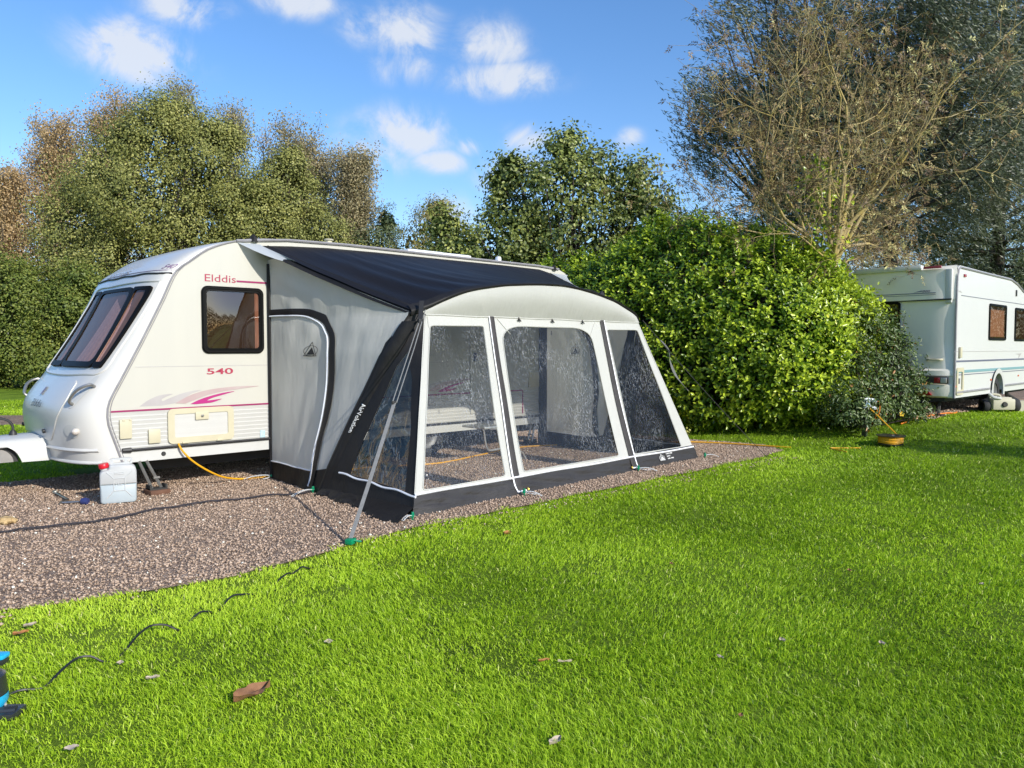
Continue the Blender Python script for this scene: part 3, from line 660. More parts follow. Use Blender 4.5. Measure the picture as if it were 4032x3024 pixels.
mb=MB(); logo(mb,lambda x,y:bil(.812+.028*x,.030+.050*y,.022)); mb.build('emblem',m_wprint,aw,smooth=False)
mb=MB()
for s_,y0,w_ in (('SUNNCAMP',.068,.15),('SWIFT',.050,.09),('AIR 390',.034,.15)): text_on(mb,s_,w_,.009,lambda x,y:bil(.850+x/4.88,y0+y,.024),bold=.02)
mb.build('lettering',m_wprint,aw,smooth=False)
# ---- both ends
def end(mir):
    mx=lambda p:Vector(p)
    sg=-1 if not mir else 1
    bxf=beamx if not mir else beamr
    ZR=2.525
    def side(t,z,off=0.,amp=.026):
        if z<=1.82: yb=-1.23-.416*z; xb=bxf(z)
        else:
            k=(ZR-z)/(ZR-1.82); yb=-1.99*k; xb=(-.09+.575*k) if not mir else 4.56-.47*k
        p=Vector((t*xb+(4.44*(1-t) if mir else 0),t*yb,z)); a=math.sin(PI*max(0,min(1,t)))
        q=noise.noise(Vector((p.y*2.2+p.z*.8,p.z*.7-p.y*.4,4)))*1.3+noise.noise(Vector((p.y*6+p.z*1.5,p.z*1.6,9)))*.5
        fan=math.sin(26*math.atan2(p.z-2.5,-p.y+.4))*.5*math.exp(-((p.z-1.9)/.45)**2)
        return p+Vector((sg,0,0))*(off+amp*a*(q+fan*.5)-.012*math.sin(PI*t)*math.sin(PI*min(1,z/1.8)))
    sk=lambda t:.209+.004*math.sin(t*9)+max(0,(t-.75))*.27
    mb=MB(); mb.grid(lambda u,v:side(u,sk(u)+(2.44-sk(u))*v),34,60); mb.build('side_panel',m_gf,aw)
    mb=MB(); mb.grid(lambda u,v:side(u,sk(u)*v,.004+.05*(1-v)*noise.noise(Vector((u*5,0,2)))),30,6); mb.build('mud_skirt',m_bf,aw)
    mb=MB(); mb.tube([side(u/24,sk(u/24),.006) for u in range(18)],.008,5); mb.build('piping',m_pipe,aw)
    # dark zip band of the side door, white piping inside it
    OUT=[(.02,1.895),(.16,1.897),(.332,1.89),(.412,1.849),(.479,1.741),(.563,1.585),(.644,1.268),(.723,.864),(.748,.559),(.818,.259),(.834,.053)]
    INN=[(.02,1.828),(.15,1.83),(.30,1.818),(.40,1.761),(.476,1.658),(.53,1.534),(.604,1.164),(.67,.798),(.70,.45),(.76,.20),(.773,.063)]
    A=catmull([(a,b,0) for a,b in OUT],6); B=catmull([(a,b,0) for a,b in INN],6); n=len(A)
    mb=MB(); mb.grid(lambda i,j:(lambda a,b:side(a.x+(b.x-a.x)*j,a.y+(b.y-a.y)*j,.014+.008*math.sin(PI*j)))(A[int(round(i*(n-1)))],B[int(round(i*(n-1)))]),n-1,3); zo=mb.build('door_zip_cover',m_bf,aw)
    mb=MB(); mb.tube([side(p.x-.012,p.y-.008,.014) for p in B],.009,5); mb.build('piping',m_pipe,zo)
    mb=MB(); logo(mb,lambda x,y:side(.325+.125*x,1.375+.165*y,.010)) ; mb.build('emblem',m_logo,aw,smooth=False)
    if mir:
        mb=MB(); logo(mb,lambda x,y:side(.325+.125*x,1.375+.165*y,-.012)); mb.build('emblem',m_logo,aw,smooth=False)
        mb=MB(); mb.grid(lambda i,j:(lambda a,b:side(a.x+(b.x-a.x)*j,a.y+(b.y-a.y)*j,-.012))(A[int(round(i*(n-1)))],B[int(round(i*(n-1)))]),n-1,3); mb.build('door_zip_cover',m_bf,aw)
    # dark pad against the caravan wall and the dark gusset at the top
    mb=MB(); mb.tube([mx((.0 if not mir else 4.36,-.02,z)) for z in (.03,.5,1.2,1.9,2.4)],.022 if not mir else .07,7); mb.build('wall_pad',m_bf,aw)
    mb=MB(); mb.grid(lambda u,v:side(.02+.55*u*(1-v*.6),2.36+.08*v,-.004),6,3); mb.build('gusset',m_bf,aw)
    # corner triangle: dark border with a crinkled window
    def tri(a,w,off=0.):
        z=w*1.8; b=Vector((bxf(z),-1.23-.416*z,z)); f=F1.lerp(S1,w) if not mir else F2.lerp(S2,w)+Vector((-.02,.0,0)); p=b.lerp(f,a)
        q=noise.noise(Vector((p.y*5,p.z*3,1)))
        return mx(p+Vector((sg,-.1,0))*(off+.012*q*math.sin(PI*max(0,min(1,a)))))
    hol=[(.27,.14),(.60,.125),(.895,.108),(.885,.41),(.80,.66),(.60,.80),(.43,.72),(.364,.605),(.31,.44),(.275,.295)]
    P2=lambda L:[(a*1.4,w*1.8) for a,w in L]
    mb=MB(); panel(mb,P2([(0,.0),(1,0),(1,.55),(1,1),(0,1),(0,.5)]),[P2(hol)],lambda a,w:tri(a/1.4,w/1.8),.08); mb.build('corner_panel',m_bf if not mir else m_sk,aw)
    mb=MB(); panel(mb,P2(hol),[],lambda a,w:tri(a/1.4,w/1.8,-.004),.07); mb.build('window_film',m_film2,aw)
    mb=MB(); mb.tube([tri(.13+.88*k/20,.140-.047*k/20+.004*math.sin(k*.9),.008) for k in range(21)],.011,5); mb.build('piping',m_pipe,aw)
    # loose mud flap lying on the gravel
    if not mir:
        def flap(u,v):
            g=Vector((-.09,-1.24,0)).lerp(F1,u); p=tri(u,.045); e=Vector((-.05,0,0))+Vector((-.36,-.23,0))*max(0,u-.35)*1.15
            q=p.lerp(g+e+Vector((-.02,0,.012)),v)
            return q+Vector((-1,-.4,0))*.13*v*(noise.noise(Vector((u*9,v*.6,5)))+.4*noise.noise(Vector((u*21,v,5))))+Vector((0,0,.035*v*abs(noise.noise(Vector((u*7,v*2,8))))))
        mb=MB(); mb.grid(flap,50,8); mb.build('mud_flap',m_bf,aw)
    return side,mx
sideL,_=end(False); sideR,_=end(True)
# ---- air beam: foot, leg, arch, leg, foot
bp=[beam(.02+1.72*k/14)+Vector((.055,.03,0)) for k in range(15)]+[p+Vector((0,.065,-.045)) for p in AC[5:-5]]+[Vector((beamr(.02+1.72*k/14)-.02,-1.17-.416*(.02+1.72*k/14),.02+1.72*k/14)) for k in range(14,-1,-1)]
nb=len(bp); mb=MB(); mb.tube(bp,[.066 if (k<13 or k>nb-14) else .052 for k in range(nb)],12); mb.build('air_beam',m_bf,aw)
mb=MB(); mb.grid(lambda u,v:beam(.03+1.70*u)+Vector((-.018,.0,0))+Vector((.085,-.115,0))*(v)*1.15+Vector((-.03*math.sin(PI*v),0,0)),40,6); mb.build('beam_sleeve',m_bf,aw)
mb=MB()
V,Fc=text2d('AirVolution',.30,bold=.008)
def onbeam(x,y):
    z=.93-x*.94; p=beam(z); v=.34+y/.15
    return p+Vector((-.018+.0978*v-.03*math.sin(PI*v)-.010,-.132*v-.007,0))
mb.add([onbeam(x,y) for x,y in V],Fc); mb.build('lettering',m_wprint,aw,smooth=False)
# ---- roof: from the caravan rail to the arch
RAIL=[(-.09,2.592),(.26,2.618),(.73,2.640),(1.4,2.648),(2.5,2.647),(3.6,2.648),(4.28,2.640),(4.58,2.59)]
def rail(u):
    x=-.09+4.67*u
    for (a,b),(c,d) in zip(RAIL,RAIL[1:]):
        if a<=x<=c+1e-6: return Vector((x,-.028,b+(d-b)*(x-a)/(c-a)))
    return Vector((x,-.028,2.59))
def roofp(u,v,off=0.):
    r=rail(u); x=.485+(4.10-.485)*u; a=archx(x)+Vector((0,-.012,.022))
    p=r.lerp(a,v); e=math.sin(PI*v)
    sag=-.045*e*(.4+.6*math.sin(PI*u))
    # tension folds running up the roof from the shoulders, gentle ripples elsewhere
    k=math.exp(-(u/.33)**2)+.6*math.exp(-((1-u)/.2)**2)
    fold=.020*k*math.sin(80*(u*(1.15-.35*v))+2*noise.noise(Vector((u*5,v*2,1))))*e**.5*v
    rip=.010*noise.noise(Vector((u*11+v*2.2,v*2,3)))*e
    return p+Vector((0,0,sag+fold+rip+off))
mb=MB(); mb.grid(roofp,150,40); mb.build('roof',m_roofb,aw)
mb=MB(); mb.grid(lambda u,v:roofp(-.012+.03*u,v,.006)+Vector((0,0,-.05*(1-u))),3,30); mb.build('roof_border',m_bf,aw)
mb=MB(); mb.grid(lambda u,v:roofp(1.012-.03*u,v,.006)+Vector((0,0,-.05*(1-u))),3,30); mb.build('roof_border',m_bf,aw)
def at_(u,v):
    p=archx(.485+3.615*u); w=.036+.07*max(0,1-2*u)**3+.012*max(0,2*u-1)**3
    return p+Vector((0,-.016-.01*math.sin(PI*v)+(.10*(v-.45) if v>.45 else 0),.03+w*(v-.6)))
mb=MB(); mb.grid(at_,60,8); mb.build('arch_trim',m_bf,aw)
# grey rain flap tucked over the rail at the left, and a small tab
def rf(u,v):
    lo=Vector((-.343,-.004,2.604)).lerp(Vector((.13,-.52,2.36)),u)+Vector((.0,-.05,-.045))*math.sin(PI*u)
    hi=(Vector((-.343,-.004,2.608)).lerp(Vector((-.09,-.03,2.605)),min(1,u*1.8)) if u<.556 else roofp(0,(u-.556)*.56,.004))
    return lo.lerp(hi,v)
m_flap=mat('pale_flap_fabric',(.62,.66,.68),.5,(.58,.62,.64),4,.6,trans=.35)
mb=MB(); mb.grid(rf,24,6); mb.build('rain_flap',m_flap,aw)
def rf2(u,v):
    a=rail(.985).lerp(archx(4.05)+Vector((0,.03,.03)),.55*u); b=Vector((4.93,-.01,2.60)).lerp(a+Vector((.12,0,-.12)),u); return a.lerp(b,v)
mb=MB(); mb.grid(rf2,12,4); mb.build('rain_flap',m_flap,aw)
for x,z in ((-.16,2.66),(4.62,2.68)):
    mb=MB(); mb.lathe([(.05,-.03),(.035,.02),(.015,.05),(.0,.055)],(x,.0,z),n=7); mb.build('end_tab',m_bf,aw)
# vent loop on the roof near the right shoulder
mb=MB(); mb.tube(catmull([roofp(.70,.93,.01),roofp(.72,.90,.03),roofp(.735,.88,.02),roofp(.76,.90,.03),roofp(.785,.95,.01)],5),.006,5); mb.lathe([(.05,0),(.02,.05),(.0,.06)],roofp(.79,.95),n=5); mb.build('tie_cord',m_logo,aw)
# ================================================================== second caravan, seen from its rear corner
m2w=mat('pale_caravan_panel',(.60,.605,.575),.4,(.57,.575,.55),1.4,.7,coat=.15)
m2r=mat('rear_moulding',(.85,.80,.70),.35,(.80,.76,.67),1.5,.7,coat=.4)
m_teal=mat('teal_stripe',(.18,.33,.35),.45); m_navy=mat('navy_stripe',(.13,.14,.20),.45)
m_orl=mat('orange_reflector',(.75,.14,.03),.3); m_redd=mat('dark_red_reflector',(.42,.012,.012),.35)
m_blind=mat('pale_blind',(.60,.42,.31),.85,(.52,.35,.26),9,.6,stretch=(9,9,.5))
m_lightbox=mat('smoked_lens',(.055,.05,.05),.15,coat=.6)
m_orl_c=mat('orange_cable_plastic',(.75,.22,.02),.5)
c2=thing('parked_caravan','white parked caravan with a teal stripe and tinted windows behind the shrubs at the right','caravan',(12.5,-2.9,.32))
X0,Y0,YW=9.84,-4.0,2.25; ZS,ZT=.655,2.80
side_out=[(X0+.02,ZS),(X0+.0,1.0),(X0-.005,2.0),(X0+.02,2.66),(X0+.07,2.77),(X0+.16,2.815),(X0+1.6,2.80),(X0+3.2,2.79),(X0+3.65,2.72),(X0+4.1,2.60),(X0+5.0,2.22),(X0+5.75,1.35),(X0+5.85,1.05),(X0+5.6,ZS)]
arch=[(12.62,ZS),(12.63,.78),(12.58,.92),(12.47,1.0),(12.27,1.03),(12.07,1.0),(11.96,.92),(11.91,.78),(11.92,ZS)]
so_=side_out[:1]+side_out[1:]+arch
mb=MB(); panel(mb,so_,[],lambda x,z:(x,Y0,z),.3); mb.build('side_wall',m2w,c2)
mb=MB(); panel(mb,side_out,[],lambda x,z:(x,Y0+YW,z),.6)
n=len(side_out); 
mb.add([(x,Y0,z) for x,z in side_out[4:]]+[(x,Y0+YW,z) for x,z in side_out[4:]],[(i,i+1,n-4+i+1,n-4+i) for i in range(n-5)])
mb.build('roof_and_far_wall',m2w,c2)
# rear moulding: lower bumper, flat middle, overhanging brow
def rp(z):
    pr=[(.655,.06),(.68,.0),(.80,-.03),(.865,-.03),(.88,.02),(1.0,.02),(1.02,-.035),(1.10,-.035),(1.13,.0),(1.6,.005),(2.24,.0),(2.262,-.055),(2.30,-.06),(2.68,-.03),(2.76,-.035),(2.80,.01),(2.815,.10)]
    return pr
pr=rp(0)
def rear(u,v):
    k=int(round(u*(len(pr)-1))); z,d=pr[k]; y=Y0+YW*v; e=1-abs(2*v-1)**8
    return (X0+d*e-.06*e+.03,y,z+(.05*math.sin(PI*v)**.3*0))
mb=MB(); mb.grid(rear,len(pr)-1,24); mb.build('rear_moulding',m2r,c2,ang=25)
mb=MB(); mb.box((X0-.03,Y0+1.05,2.80),(.16,1.1,.09),bev=.03); mb.box((X0-.015,Y0+.10,2.48),(.075,.10,.55),bev=.02); mb.build('rear_brow',m2w,c2)
mb=MB(); mb.box((X0-.10,-3.67,2.79),(.03,.27,.042),bev=.006); mb.build('brake_light',m_redl,c2)
mb=MB(); mb.tube([(X0-.075,Y0+.04+(YW-.1)*k/8,2.262) for k in range(9)],.013,5); mb.build('seam',m_dk,c2)
mb=MB(); mb.box((X0-.088,-3.2,2.375),(.006,1.05,.012)); mb.box((X0-.088,-3.2,2.345),(.006,1.05,.007)); mb.prism([(-3.66,2.41),(-3.50,2.42),(-3.38,2.39),(-3.52,2.405)],lambda y,z:(X0-.089,y,z),(.003,0,0)); mb.build('stripe',m_navy,c2)
mb=MB(); text_on(mb,'500',.12,.035,lambda x,z:(X0-.0895,-3.52-x,2.388+z),shear=.3); mb.build('lettering',m_lilac,c2,smooth=False)
def plainwin(par,fn,w,h,mm,nm='window',r=.05):
    """fn(a,b,o) maps local a in 0..w, b in 0..h, o outwards"""
    R=rrect(0,0,w,h,r,5); Ri=rrect(.035,.035,w-.035,h-.035,r*.6,5); n=len(R)
    b=MB(); b.add([fn(x,y,.0) for x,y in R]+[fn(x,y,.022) for x,y in R]+[fn(x,y,.022) for x,y in Ri]+[fn(x,y,.004) for x,y in Ri],[(L*n+i,L*n+(i+1)%n,(L+1)*n+(i+1)%n,(L+1)*n+i) for L in range(3) for i in range(n)]); wo=b.build(nm,m_blk,par)
    b=MB(); b.grid(lambda u,v:fn(.03+(w-.06)*u,.03+(h-.06)*v,.014+.008*math.sin(PI*u)*math.sin(PI*v)),6,6); b.build('pane',m_glass,wo)
    b=MB(); b.grid(lambda u,v:fn(.02+(w-.04)*u,.02+(h-.04)*v,.003),2,2); b.build('interior',m_inside,wo)
    if mm:
        b=MB(); b.grid(lambda u,v:fn(.05+(w-.17)*u,.06+(h-.16)*v,.006+.002*math.sin(u*40)),24,2); b.build('blind',mm,wo)
    return wo
plainwin(c2,lambda a,b,o:(11.65+a,Y0-o,1.615+b),1.07,.65,m_blind); plainwin(c2,lambda a,b,o:(13.33+a,Y0-o,1.61+b),1.05,.64,None); plainwin(c2,lambda a,b,o:(X0-.0-o*1.0-.035,-3.17+1.3-a,1.60+b),1.3,.65,None)
mb=MB(); mb.box((12.5,Y0-.004,1.083),(5.3,.006,.045)); mb.build('stripe',m_teal,c2)
mb=MB(); mb.box((12.6,Y0-.004,1.25),(5.5,.006,.02)); mb.box((12.6,Y0-.004,1.265),(5.5,.006,.006)); mb.box((12.5,Y0-.004,1.03),(5.3,.006,.012)); mb.box((12.6,Y0-.004,2.335),(5.0,.006,.008)); mb.build('stripe',m_navy,c2)
mb=MB(); mb.box((12.6,Y0-.003,1.415),(5.6,.005,.006)); mb.build('panel_joint',m_greyd,c2)
mb=MB(); mb.prism([(9.93,2.40),(10.05,2.41),(10.13,2.375),(10.04,2.385)],lambda x,z:(x,Y0-.004,z),(0,.003,0)); mb.prism([(13.45,1.36),(13.9,1.37),(13.7,1.27),(13.72,1.34)],lambda x,z:(x,Y0-.004,z),(0,.003,0)); mb.build('grey_swoosh',m_greyd,c2)
mb=MB(); mb.tube([(x,Y0-.006,z) for x,z in side_out[0:1]+[(X0+.02,1.0),(X0+.012,2.0),(X0+.035,2.62),(X0+.085,2.74),(X0+.17,2.785)]+[(X0+1.6,2.775),(X0+3.2,2.765),(X0+3.65,2.695),(X0+4.1,2.575)]],.018,6); mb.build('corner_trim',m_grey,c2)
mb=MB(); mb.box((10.86,Y0-.012,.745),(1.85,.025,.035),bev=.008); mb.box((13.9,Y0-.012,.77),(2.5,.025,.035),bev=.008); mb.build('side_rail',m_grey,c2)
mb=MB(); A0=[(12.27+math.cos(a)*.40,.70+math.sin(a)*.40) for a in [PI*k/14 for k in range(15)]]; A1=[(12.27+math.cos(a)*.31,.70+math.sin(a)*.31) for a in [PI*k/14 for k in range(15)]]
for k in range(14): mb.add([(A0[k][0],Y0-.03,A0[k][1]),(A0[k+1][0],Y0-.03,A0[k+1][1]),(A1[k+1][0],Y0-.03,A1[k+1][1]),(A1[k][0],Y0-.03,A1[k][1]),(A1[k][0],Y0+.2,A1[k][1]),(A1[k+1][0],Y0+.2,A1[k+1][1])],[(0,1,2,3),(3,2,5,4)])
for x in (12.27-.355,12.27+.355): mb.box((x,Y0-.018,.66),(.09,.025,.10))
mb.build('wheel_arch',m_white,c2)
wheel((12.27,Y0+.12,.64),.32,.19,c2); wheel((12.27,Y0+YW-.12,.64),.32,.19,c2)
mb=MB(); mb.box((12.4,Y0+1.1,.62),(5.0,1.9,.06)); mb.box((12.27,Y0+.75,.78),(.8,1.0,.5)); mb.build('chassis',m_chas,c2)
mb=MB(); R0=rrect(9.93,.70,10.285,1.15,.06,4); R1=rrect(10.0,.78,10.215,1.08,.02,4); panel(mb,R0,[R1],lambda x,z:(x,Y0-.022,z),.12)
for R in (R0,R1): n=len(R); mb.add([(x,Y0-.022,z) for x,z in R]+[(x,Y0,z) for x,z in R],[(i,(i+1)%n,n+(i+1)%n,n+i) for i in range(n)])
h2=mb.build('service_hatch',m_cream,c2); mb=MB(); mb.box((10.05,Y0-.02,.93),(.035,.02,.09),bev=.004); mb.build('latch',m_grey,h2)
mb=MB(); mb.box((10.08,Y0-.02,1.40),(.10,.035,.18),bev=.015); mb.build('service_cover',m_cream,c2)
mb=MB(); mb.box((10.24,Y0-.012,2.665),(.10,.02,.045),bev=.005); mb.build('marker_light',m_redl,c2)
for x,z in ((9.90,.845),(11.87,.90),(13.7,.93)): mb=MB(); mb.box((x,Y0-.008,z),(.05,.014,.03),bev=.003); mb.build('reflector',m_orl,c2)
mb=MB(); mb.box((13.38,Y0-.01,2.53),(.06,.015,.12),bev=.005); mb.build('badge',m_dk,c2)
for s in (0,1):
    y=(lambda a:a) if not s else (lambda a:2*(Y0+YW/2)-a)
    mb=MB(); mb.box((X0-.045,y(-3.74),.945),(.05,.40,.115),bev=.01); lb=mb.build('tail_light',m_lightbox,c2)
    mb=MB(); mb.box((X0-.072,y(-3.775),.945),(.012,.09,.085),bev=.003); mb.build('red_lamp',m_redl,lb)
    mb=MB(); mb.box((X0-.072,y(-3.872),.945),(.012,.09,.085),bev=.003); mb.build('indicator_lamp',m_lens,lb)
    mb=MB(); mb.prism([(y(-3.46),.69),(y(-3.70),.69),(y(-3.58),.82)],lambda a,b:(X0-.075,a,b),(.03,0,0)); mb.build('triangle_reflector',m_redd,c2)
    mb=MB(); mb.tube(catmull([(X0-.02,y(-3.60),1.283),(X0-.075,y(-3.63),1.283),(X0-.085,y(-3.71),1.283),(X0-.075,y(-3.80),1.283),(X0-.02,y(-3.83),1.283)],4),.018,6); mb.build('grab_handle',m_cream,c2)
mb=MB()
for s in (-.03,.03): mb.tube([(10.35+s,Y0+.35,.65),(10.2+s*1.4,Y0+.33,.36)],.016,5)
mb.box((10.2,Y0+.33,.345),(.16,.13,.02)); mb.build('corner_steady',m_chas,c2)
mb=MB(); mb.tube([(13.6,Y0+.3,.66),(14.1,Y0+.0,.36)],.03,6); mb.tube([(14.05,Y0+.3,.66),(13.75,Y0+.2,.5)],.022,6); mb.build('corner_steady',m_chas,c2)
# ================================================================== wheeled waste tank under it
m_tank=mat('cream_tank_plastic',(.50,.47,.35),.5,(.43,.40,.29),4,.6)
wt=thing('waste_tank','cream plastic waste water tank on two dark wheels below the parked caravan','water tank',(11.86,-4.12,.32))
ax=Vector((.7236,-.6902,0)); cc=Vector((11.87,-4.15,.47))
Rm=Matrix.Rotation(math.atan2(ax.y,ax.x),3,'Z')
mb=MB(); mb.box(cc,(.40,.30,.20),bev=.035,M=Rm); mb.box(cc+Vector((0,0,.10)),(.32,.22,.05),bev=.02,M=Rm); mb.build('tank',m_tank,wt)
mb=MB(); mb.lathe([(0,.03),(.04,.03),(.05,.0),(.05,-.02)],cc+Vector((-.6902,-.7236,0))*.15,(-.6902,-.7236,0),16); mb.build('drain_cap',m_dk,wt)
for s,R in ((-1,.115),(1,.125)): 
    p=cc+ax*s*.265+Vector((0,0,R+.32-cc.z)); w_=wheel(p,R,.11,wt,tuple(ax))
mb=MB(); mb.tube(catmull([cc+ax*-.17+Vector((0,0,.10)),cc+ax*-.15+Vector((0,0,.17)),cc+ax*-.02+Vector((-.0,0,.16)),cc+ax*.02+Vector((0,0,.11))],5),.022,7); mb.build('handle',m_tank,wt)
mb=MB(); mb.tube(catmull([(11.62,-4.05,.66),(11.62,-4.12,.60),(11.70,-4.2,.58),(11.78,-4.18,.57)],5),.025,7); mb.build('waste_hose',m_white,wt)
cv=thing('step_cover','cream angular panel lying on the grass at the right edge, by the parked caravan','panel',(12.35,-4.3,.32))
mb=MB(); cvx=Vector((12.42,-4.42,.32)); mb.prism([(-.12,0),(.14,.0),(.2,.06),(.16,.16),(-.02,.20),(-.12,.17)],lambda a,b:cvx+ax*a+Vector((0,0,b)),Vector((.2,.2,0))*.3); mb.build('panel',m_tank,cv)
# ================================================================== water jerrycan
m_jer=mat('translucent_white_plastic',(.70,.71,.70),.4,(.66,.68,.68),4,.6,trans=.35)
m_jerw=mat('water_filled_plastic',(.56,.63,.655),.35,(.53,.605,.635),4,.6,trans=.3)
m_redcap=mat('red_cap',(.55,.012,.025),.35)
jc=thing('jerrycan','white plastic water jerrycan with a red cap, half full, beside the caravan front','jerrycan',(-1.66,-.27,0))
ja=Vector((.965,-.26,0)).normalized(); jn=Vector((ja.y,-ja.x,0)); jn=jn if jn.y<0 else -jn; J0=Vector((-1.665,-.26,.012))
def J(a,b,o=0.): return J0+ja*a+Vector((0,0,b))+jn*o
def jbox(mb,poly,d,bev=.016):
    # rounded slab: rings inset at front and back
    cx=sum(p[0] for p in poly)/len(poly); cz=sum(p[1] for p in poly)/len(poly); n=len(poly)
    lv=[(-d/2,bev*1.2),(-d/2+bev*.4,bev*.35),(-d/2+bev,0),(d/2-bev,0),(d/2-bev*.4,bev*.35),(d/2,bev*1.2)]
    vs=[]
    for o,i in lv:
        for x,z in poly:
            L=math.hypot(x-cx,z-cz); s=1-i/L; vs.append(J(cx+(x-cx)*s,cz+(z-cz)*s,o))
    fs=[(k*n+i,k*n+(i+1)%n,(k+1)*n+(i+1)%n,(k+1)*n+i) for k in range(len(lv)-1) for i in range(n)]
    t=geometry.tessellate_polygon([[Vector((x,z,0)) for x,z in poly]])
    fs+=[tuple(q) for q in t]+[tuple((len(lv)-1)*n+i for i in q) for q in t]
    mb.add(vs,fs)
jw_=.155
up=rquad([(-jw_,.178),(jw_,.178),(jw_,.335),(jw_*.62,.362),(-.075,.362),(-.078,.318),(-jw_,.305)],[0,0,.05,.03,.02,.02,.04],4)
lo_=rquad([(-jw_+.004,0),(jw_-.004,0),(jw_,.177),(-jw_,.177)],[.03,.03,0,0],4)
mb=MB(); jbox(mb,up,.15); jb=mb.build('body',m_jer,jc); mb=MB(); jbox(mb,lo_,.15); mb.build('water_level',m_jerw,jc)
mb=MB(); mb.lathe([(.032,0),(.032,.025)],J(-.113,.31),(-.18,.0,1),12); mb.build('neck',m_jer,jc)
mb=MB(); mb.lathe([(.043,0),(.045,.008),(.045,.038),(.04,.044),(0,.045)],J(-.116,.332),(-.18,0,1),16); mb.build('cap',m_redcap,jc)
mb=MB(); hp=rquad([(-.068,.36),(.125,.36),(.125,.42),(-.068,.418)],[.0,.02,.025,.025],4); hh=rquad([(-.04,.372),(.055,.375),(.055,.402),(-.04,.400)],.012,3); h3=[(.095+.014*math.cos(k*PI/5),.39+.014*math.sin(k*PI/5)) for k in range(10)]
for o in (-.018,.018): panel(mb,hp,[hh,h3],lambda a,b,o=o:J(a,b,o),.03)
for R in (hp,hh,h3): n=len(R); mb.add([J(x,z,-.018) for x,z in R]+[J(x,z,.018) for x,z in R],[(i,(i+1)%n,n+(i+1)%n,n+i) for i in range(n)])
mb.build('handle',m_jer,jc)
mb=MB()
for a,b,c,d in ((-.10,.30,-.04,.235),(.115,.30,.055,.235),(-.10,.055,-.04,.12),(.115,.055,.055,.12),(-.04,.235,.055,.235),(-.04,.12,.055,.12),(-.04,.12,-.04,.235),(.055,.12,.055,.235),(-.03,.275,.045,.275),(-.03,.29,.045,.29),(-.03,.275,-.03,.29),(.045,.275,.045,.29)):
    mb.tube([J(a,b,.075),J(c,d,.075)],.005,5)
text_on(mb,'15L',.06,.03,lambda x,z:J(-.022+x,.163+z,.0785)); mb.build('embossing',m_jer,jc)
# ================================================================== wood pad, winder, toy, ropes
m_wood=mat('worn_brown_wood',(.16,.075,.042),.8,(.10,.05,.03),8,.6,stretch=(1,8,1),bump=.3,bscale=20)
m_wood2=mat('pale_wood',(.48,.36,.24),.8,(.38,.28,.18),8,.6,stretch=(6,6,1))
mb=MB(); mb.box((-1.245,-.055,.03),(.20,.17,.045),rz=.1,bev=.004); tag(mb.build('wood_block',m_wood),'brown wooden block under the caravan corner steady','wood block')
m_blue=mat('navy_plastic',(.03,.04,.14),.4); m_brace=mat('steel_brace',(.40,.39,.37),.3,(.25,.24,.22),14,.5,metal=.85)
wd=thing('winding_handle','steel corner steady winding handle with a navy knob lying on the gravel','winding handle',(-2.0,.1,0))
mb=MB(); mb.tube([(-2.00,.60,.03),(-2.005,.12,.03),(-2.005,.10,.03),(-2.09,.0,.028),(-2.085,-.03,.028),(-1.96,-.10,.03)],.012,7); mb.tube([(-2.1,-.02,.02),(-2.03,.1,.02)],.014,6); mb.tube([(-2.0,.57,.03),(-2.0,.62,.03)],.02,8); mb.build('shaft',m_brace,wd)
mb=MB(); mb.lathe([(0,-.035),(.03,-.03),(.036,0),(.03,.03),(0,.035)],(-1.925,-.145,.036),(.6,-.7,.0),14); mb.build('knob',m_blue,wd)
m_org=mat('orange_cloth',(.75,.20,.035),.95,(.6,.14,.03),20,.5,bump=.6,bscale=40); m_bei=mat('beige_fleece',(.55,.40,.20),.95,(.42,.28,.12),25,.5,bump=.8,bscale=50)
gl_=thing('glove','orange and beige work glove lying on the gravel at the left edge','glove',(-2.70,-.57,0))
def blob(mb,c,r,seed,n=18,sq=.6):
    def f(u,v):
        th=u*2*PI; ph=v*PI; d=Vector((math.sin(ph)*math.cos(th),math.sin(ph)*math.sin(th),math.cos(ph)*sq)); k=1+.35*noise.noise(d*2.2+Vector((seed,0,0))); return Vector(c)+Vector((d.x*r[0],d.y*r[1],d.z*r[2]))*k
    return mb.grid(f,n,10)
mb=MB(); blob(mb,(-2.65,-.59,.04),(.075,.075,.055),3); mb.build('palm',m_bei,gl_)
mb=MB(); blob(mb,(-2.73,-.55,.045),(.06,.07,.06),8)
mb.build('cuff',m_org,gl_)
mb=MB()
for k,(dx,dy) in enumerate(((.07,-.05),(.085,-.01),(.08,.03),(.05,.06))): mb.tube([(-2.64,-.585,.04),(-2.64+dx*.6,-.585+dy*.6,.045),(-2.64+dx,-.585+dy,.025)],[.022,.02,.014],7)
mb.build('fingers',m_bei,gl_)
m_rope=mat('dark_rope',(.022,.02,.028),.85,(.05,.045,.05),60,.4,bump=.6,bscale=90)
RP=catmull([(-3.2,-1.0,.03),(-2.745,-.977,.03),(-2.451,-1.015,.03),(-2.2,-1.07,.03),(-2.009,-1.072,.03),(-1.8,-1.02,.032),(-1.608,-.929,.03),(-1.35,-.95,.032),(-1.052,-.924,.03),(-.8,-.98,.026),(-.556,-.986,.03),(-.262,-1.142,.03),(-.14,-1.11,.04)],8)
RP=[p+Vector((.012*noise.noise(p*7),.012*noise.noise(p*7+Vector((3,3,3))),.008*noise.noise(p*11))) for p in RP]
mb=MB(); mb.tube(RP,.0085,6); tag(mb.build('rope',m_rope),'dark rope lying across the gravel toward the awning side door','rope')
m_cab=mat('black_cable',(.012,.012,.013),.45)
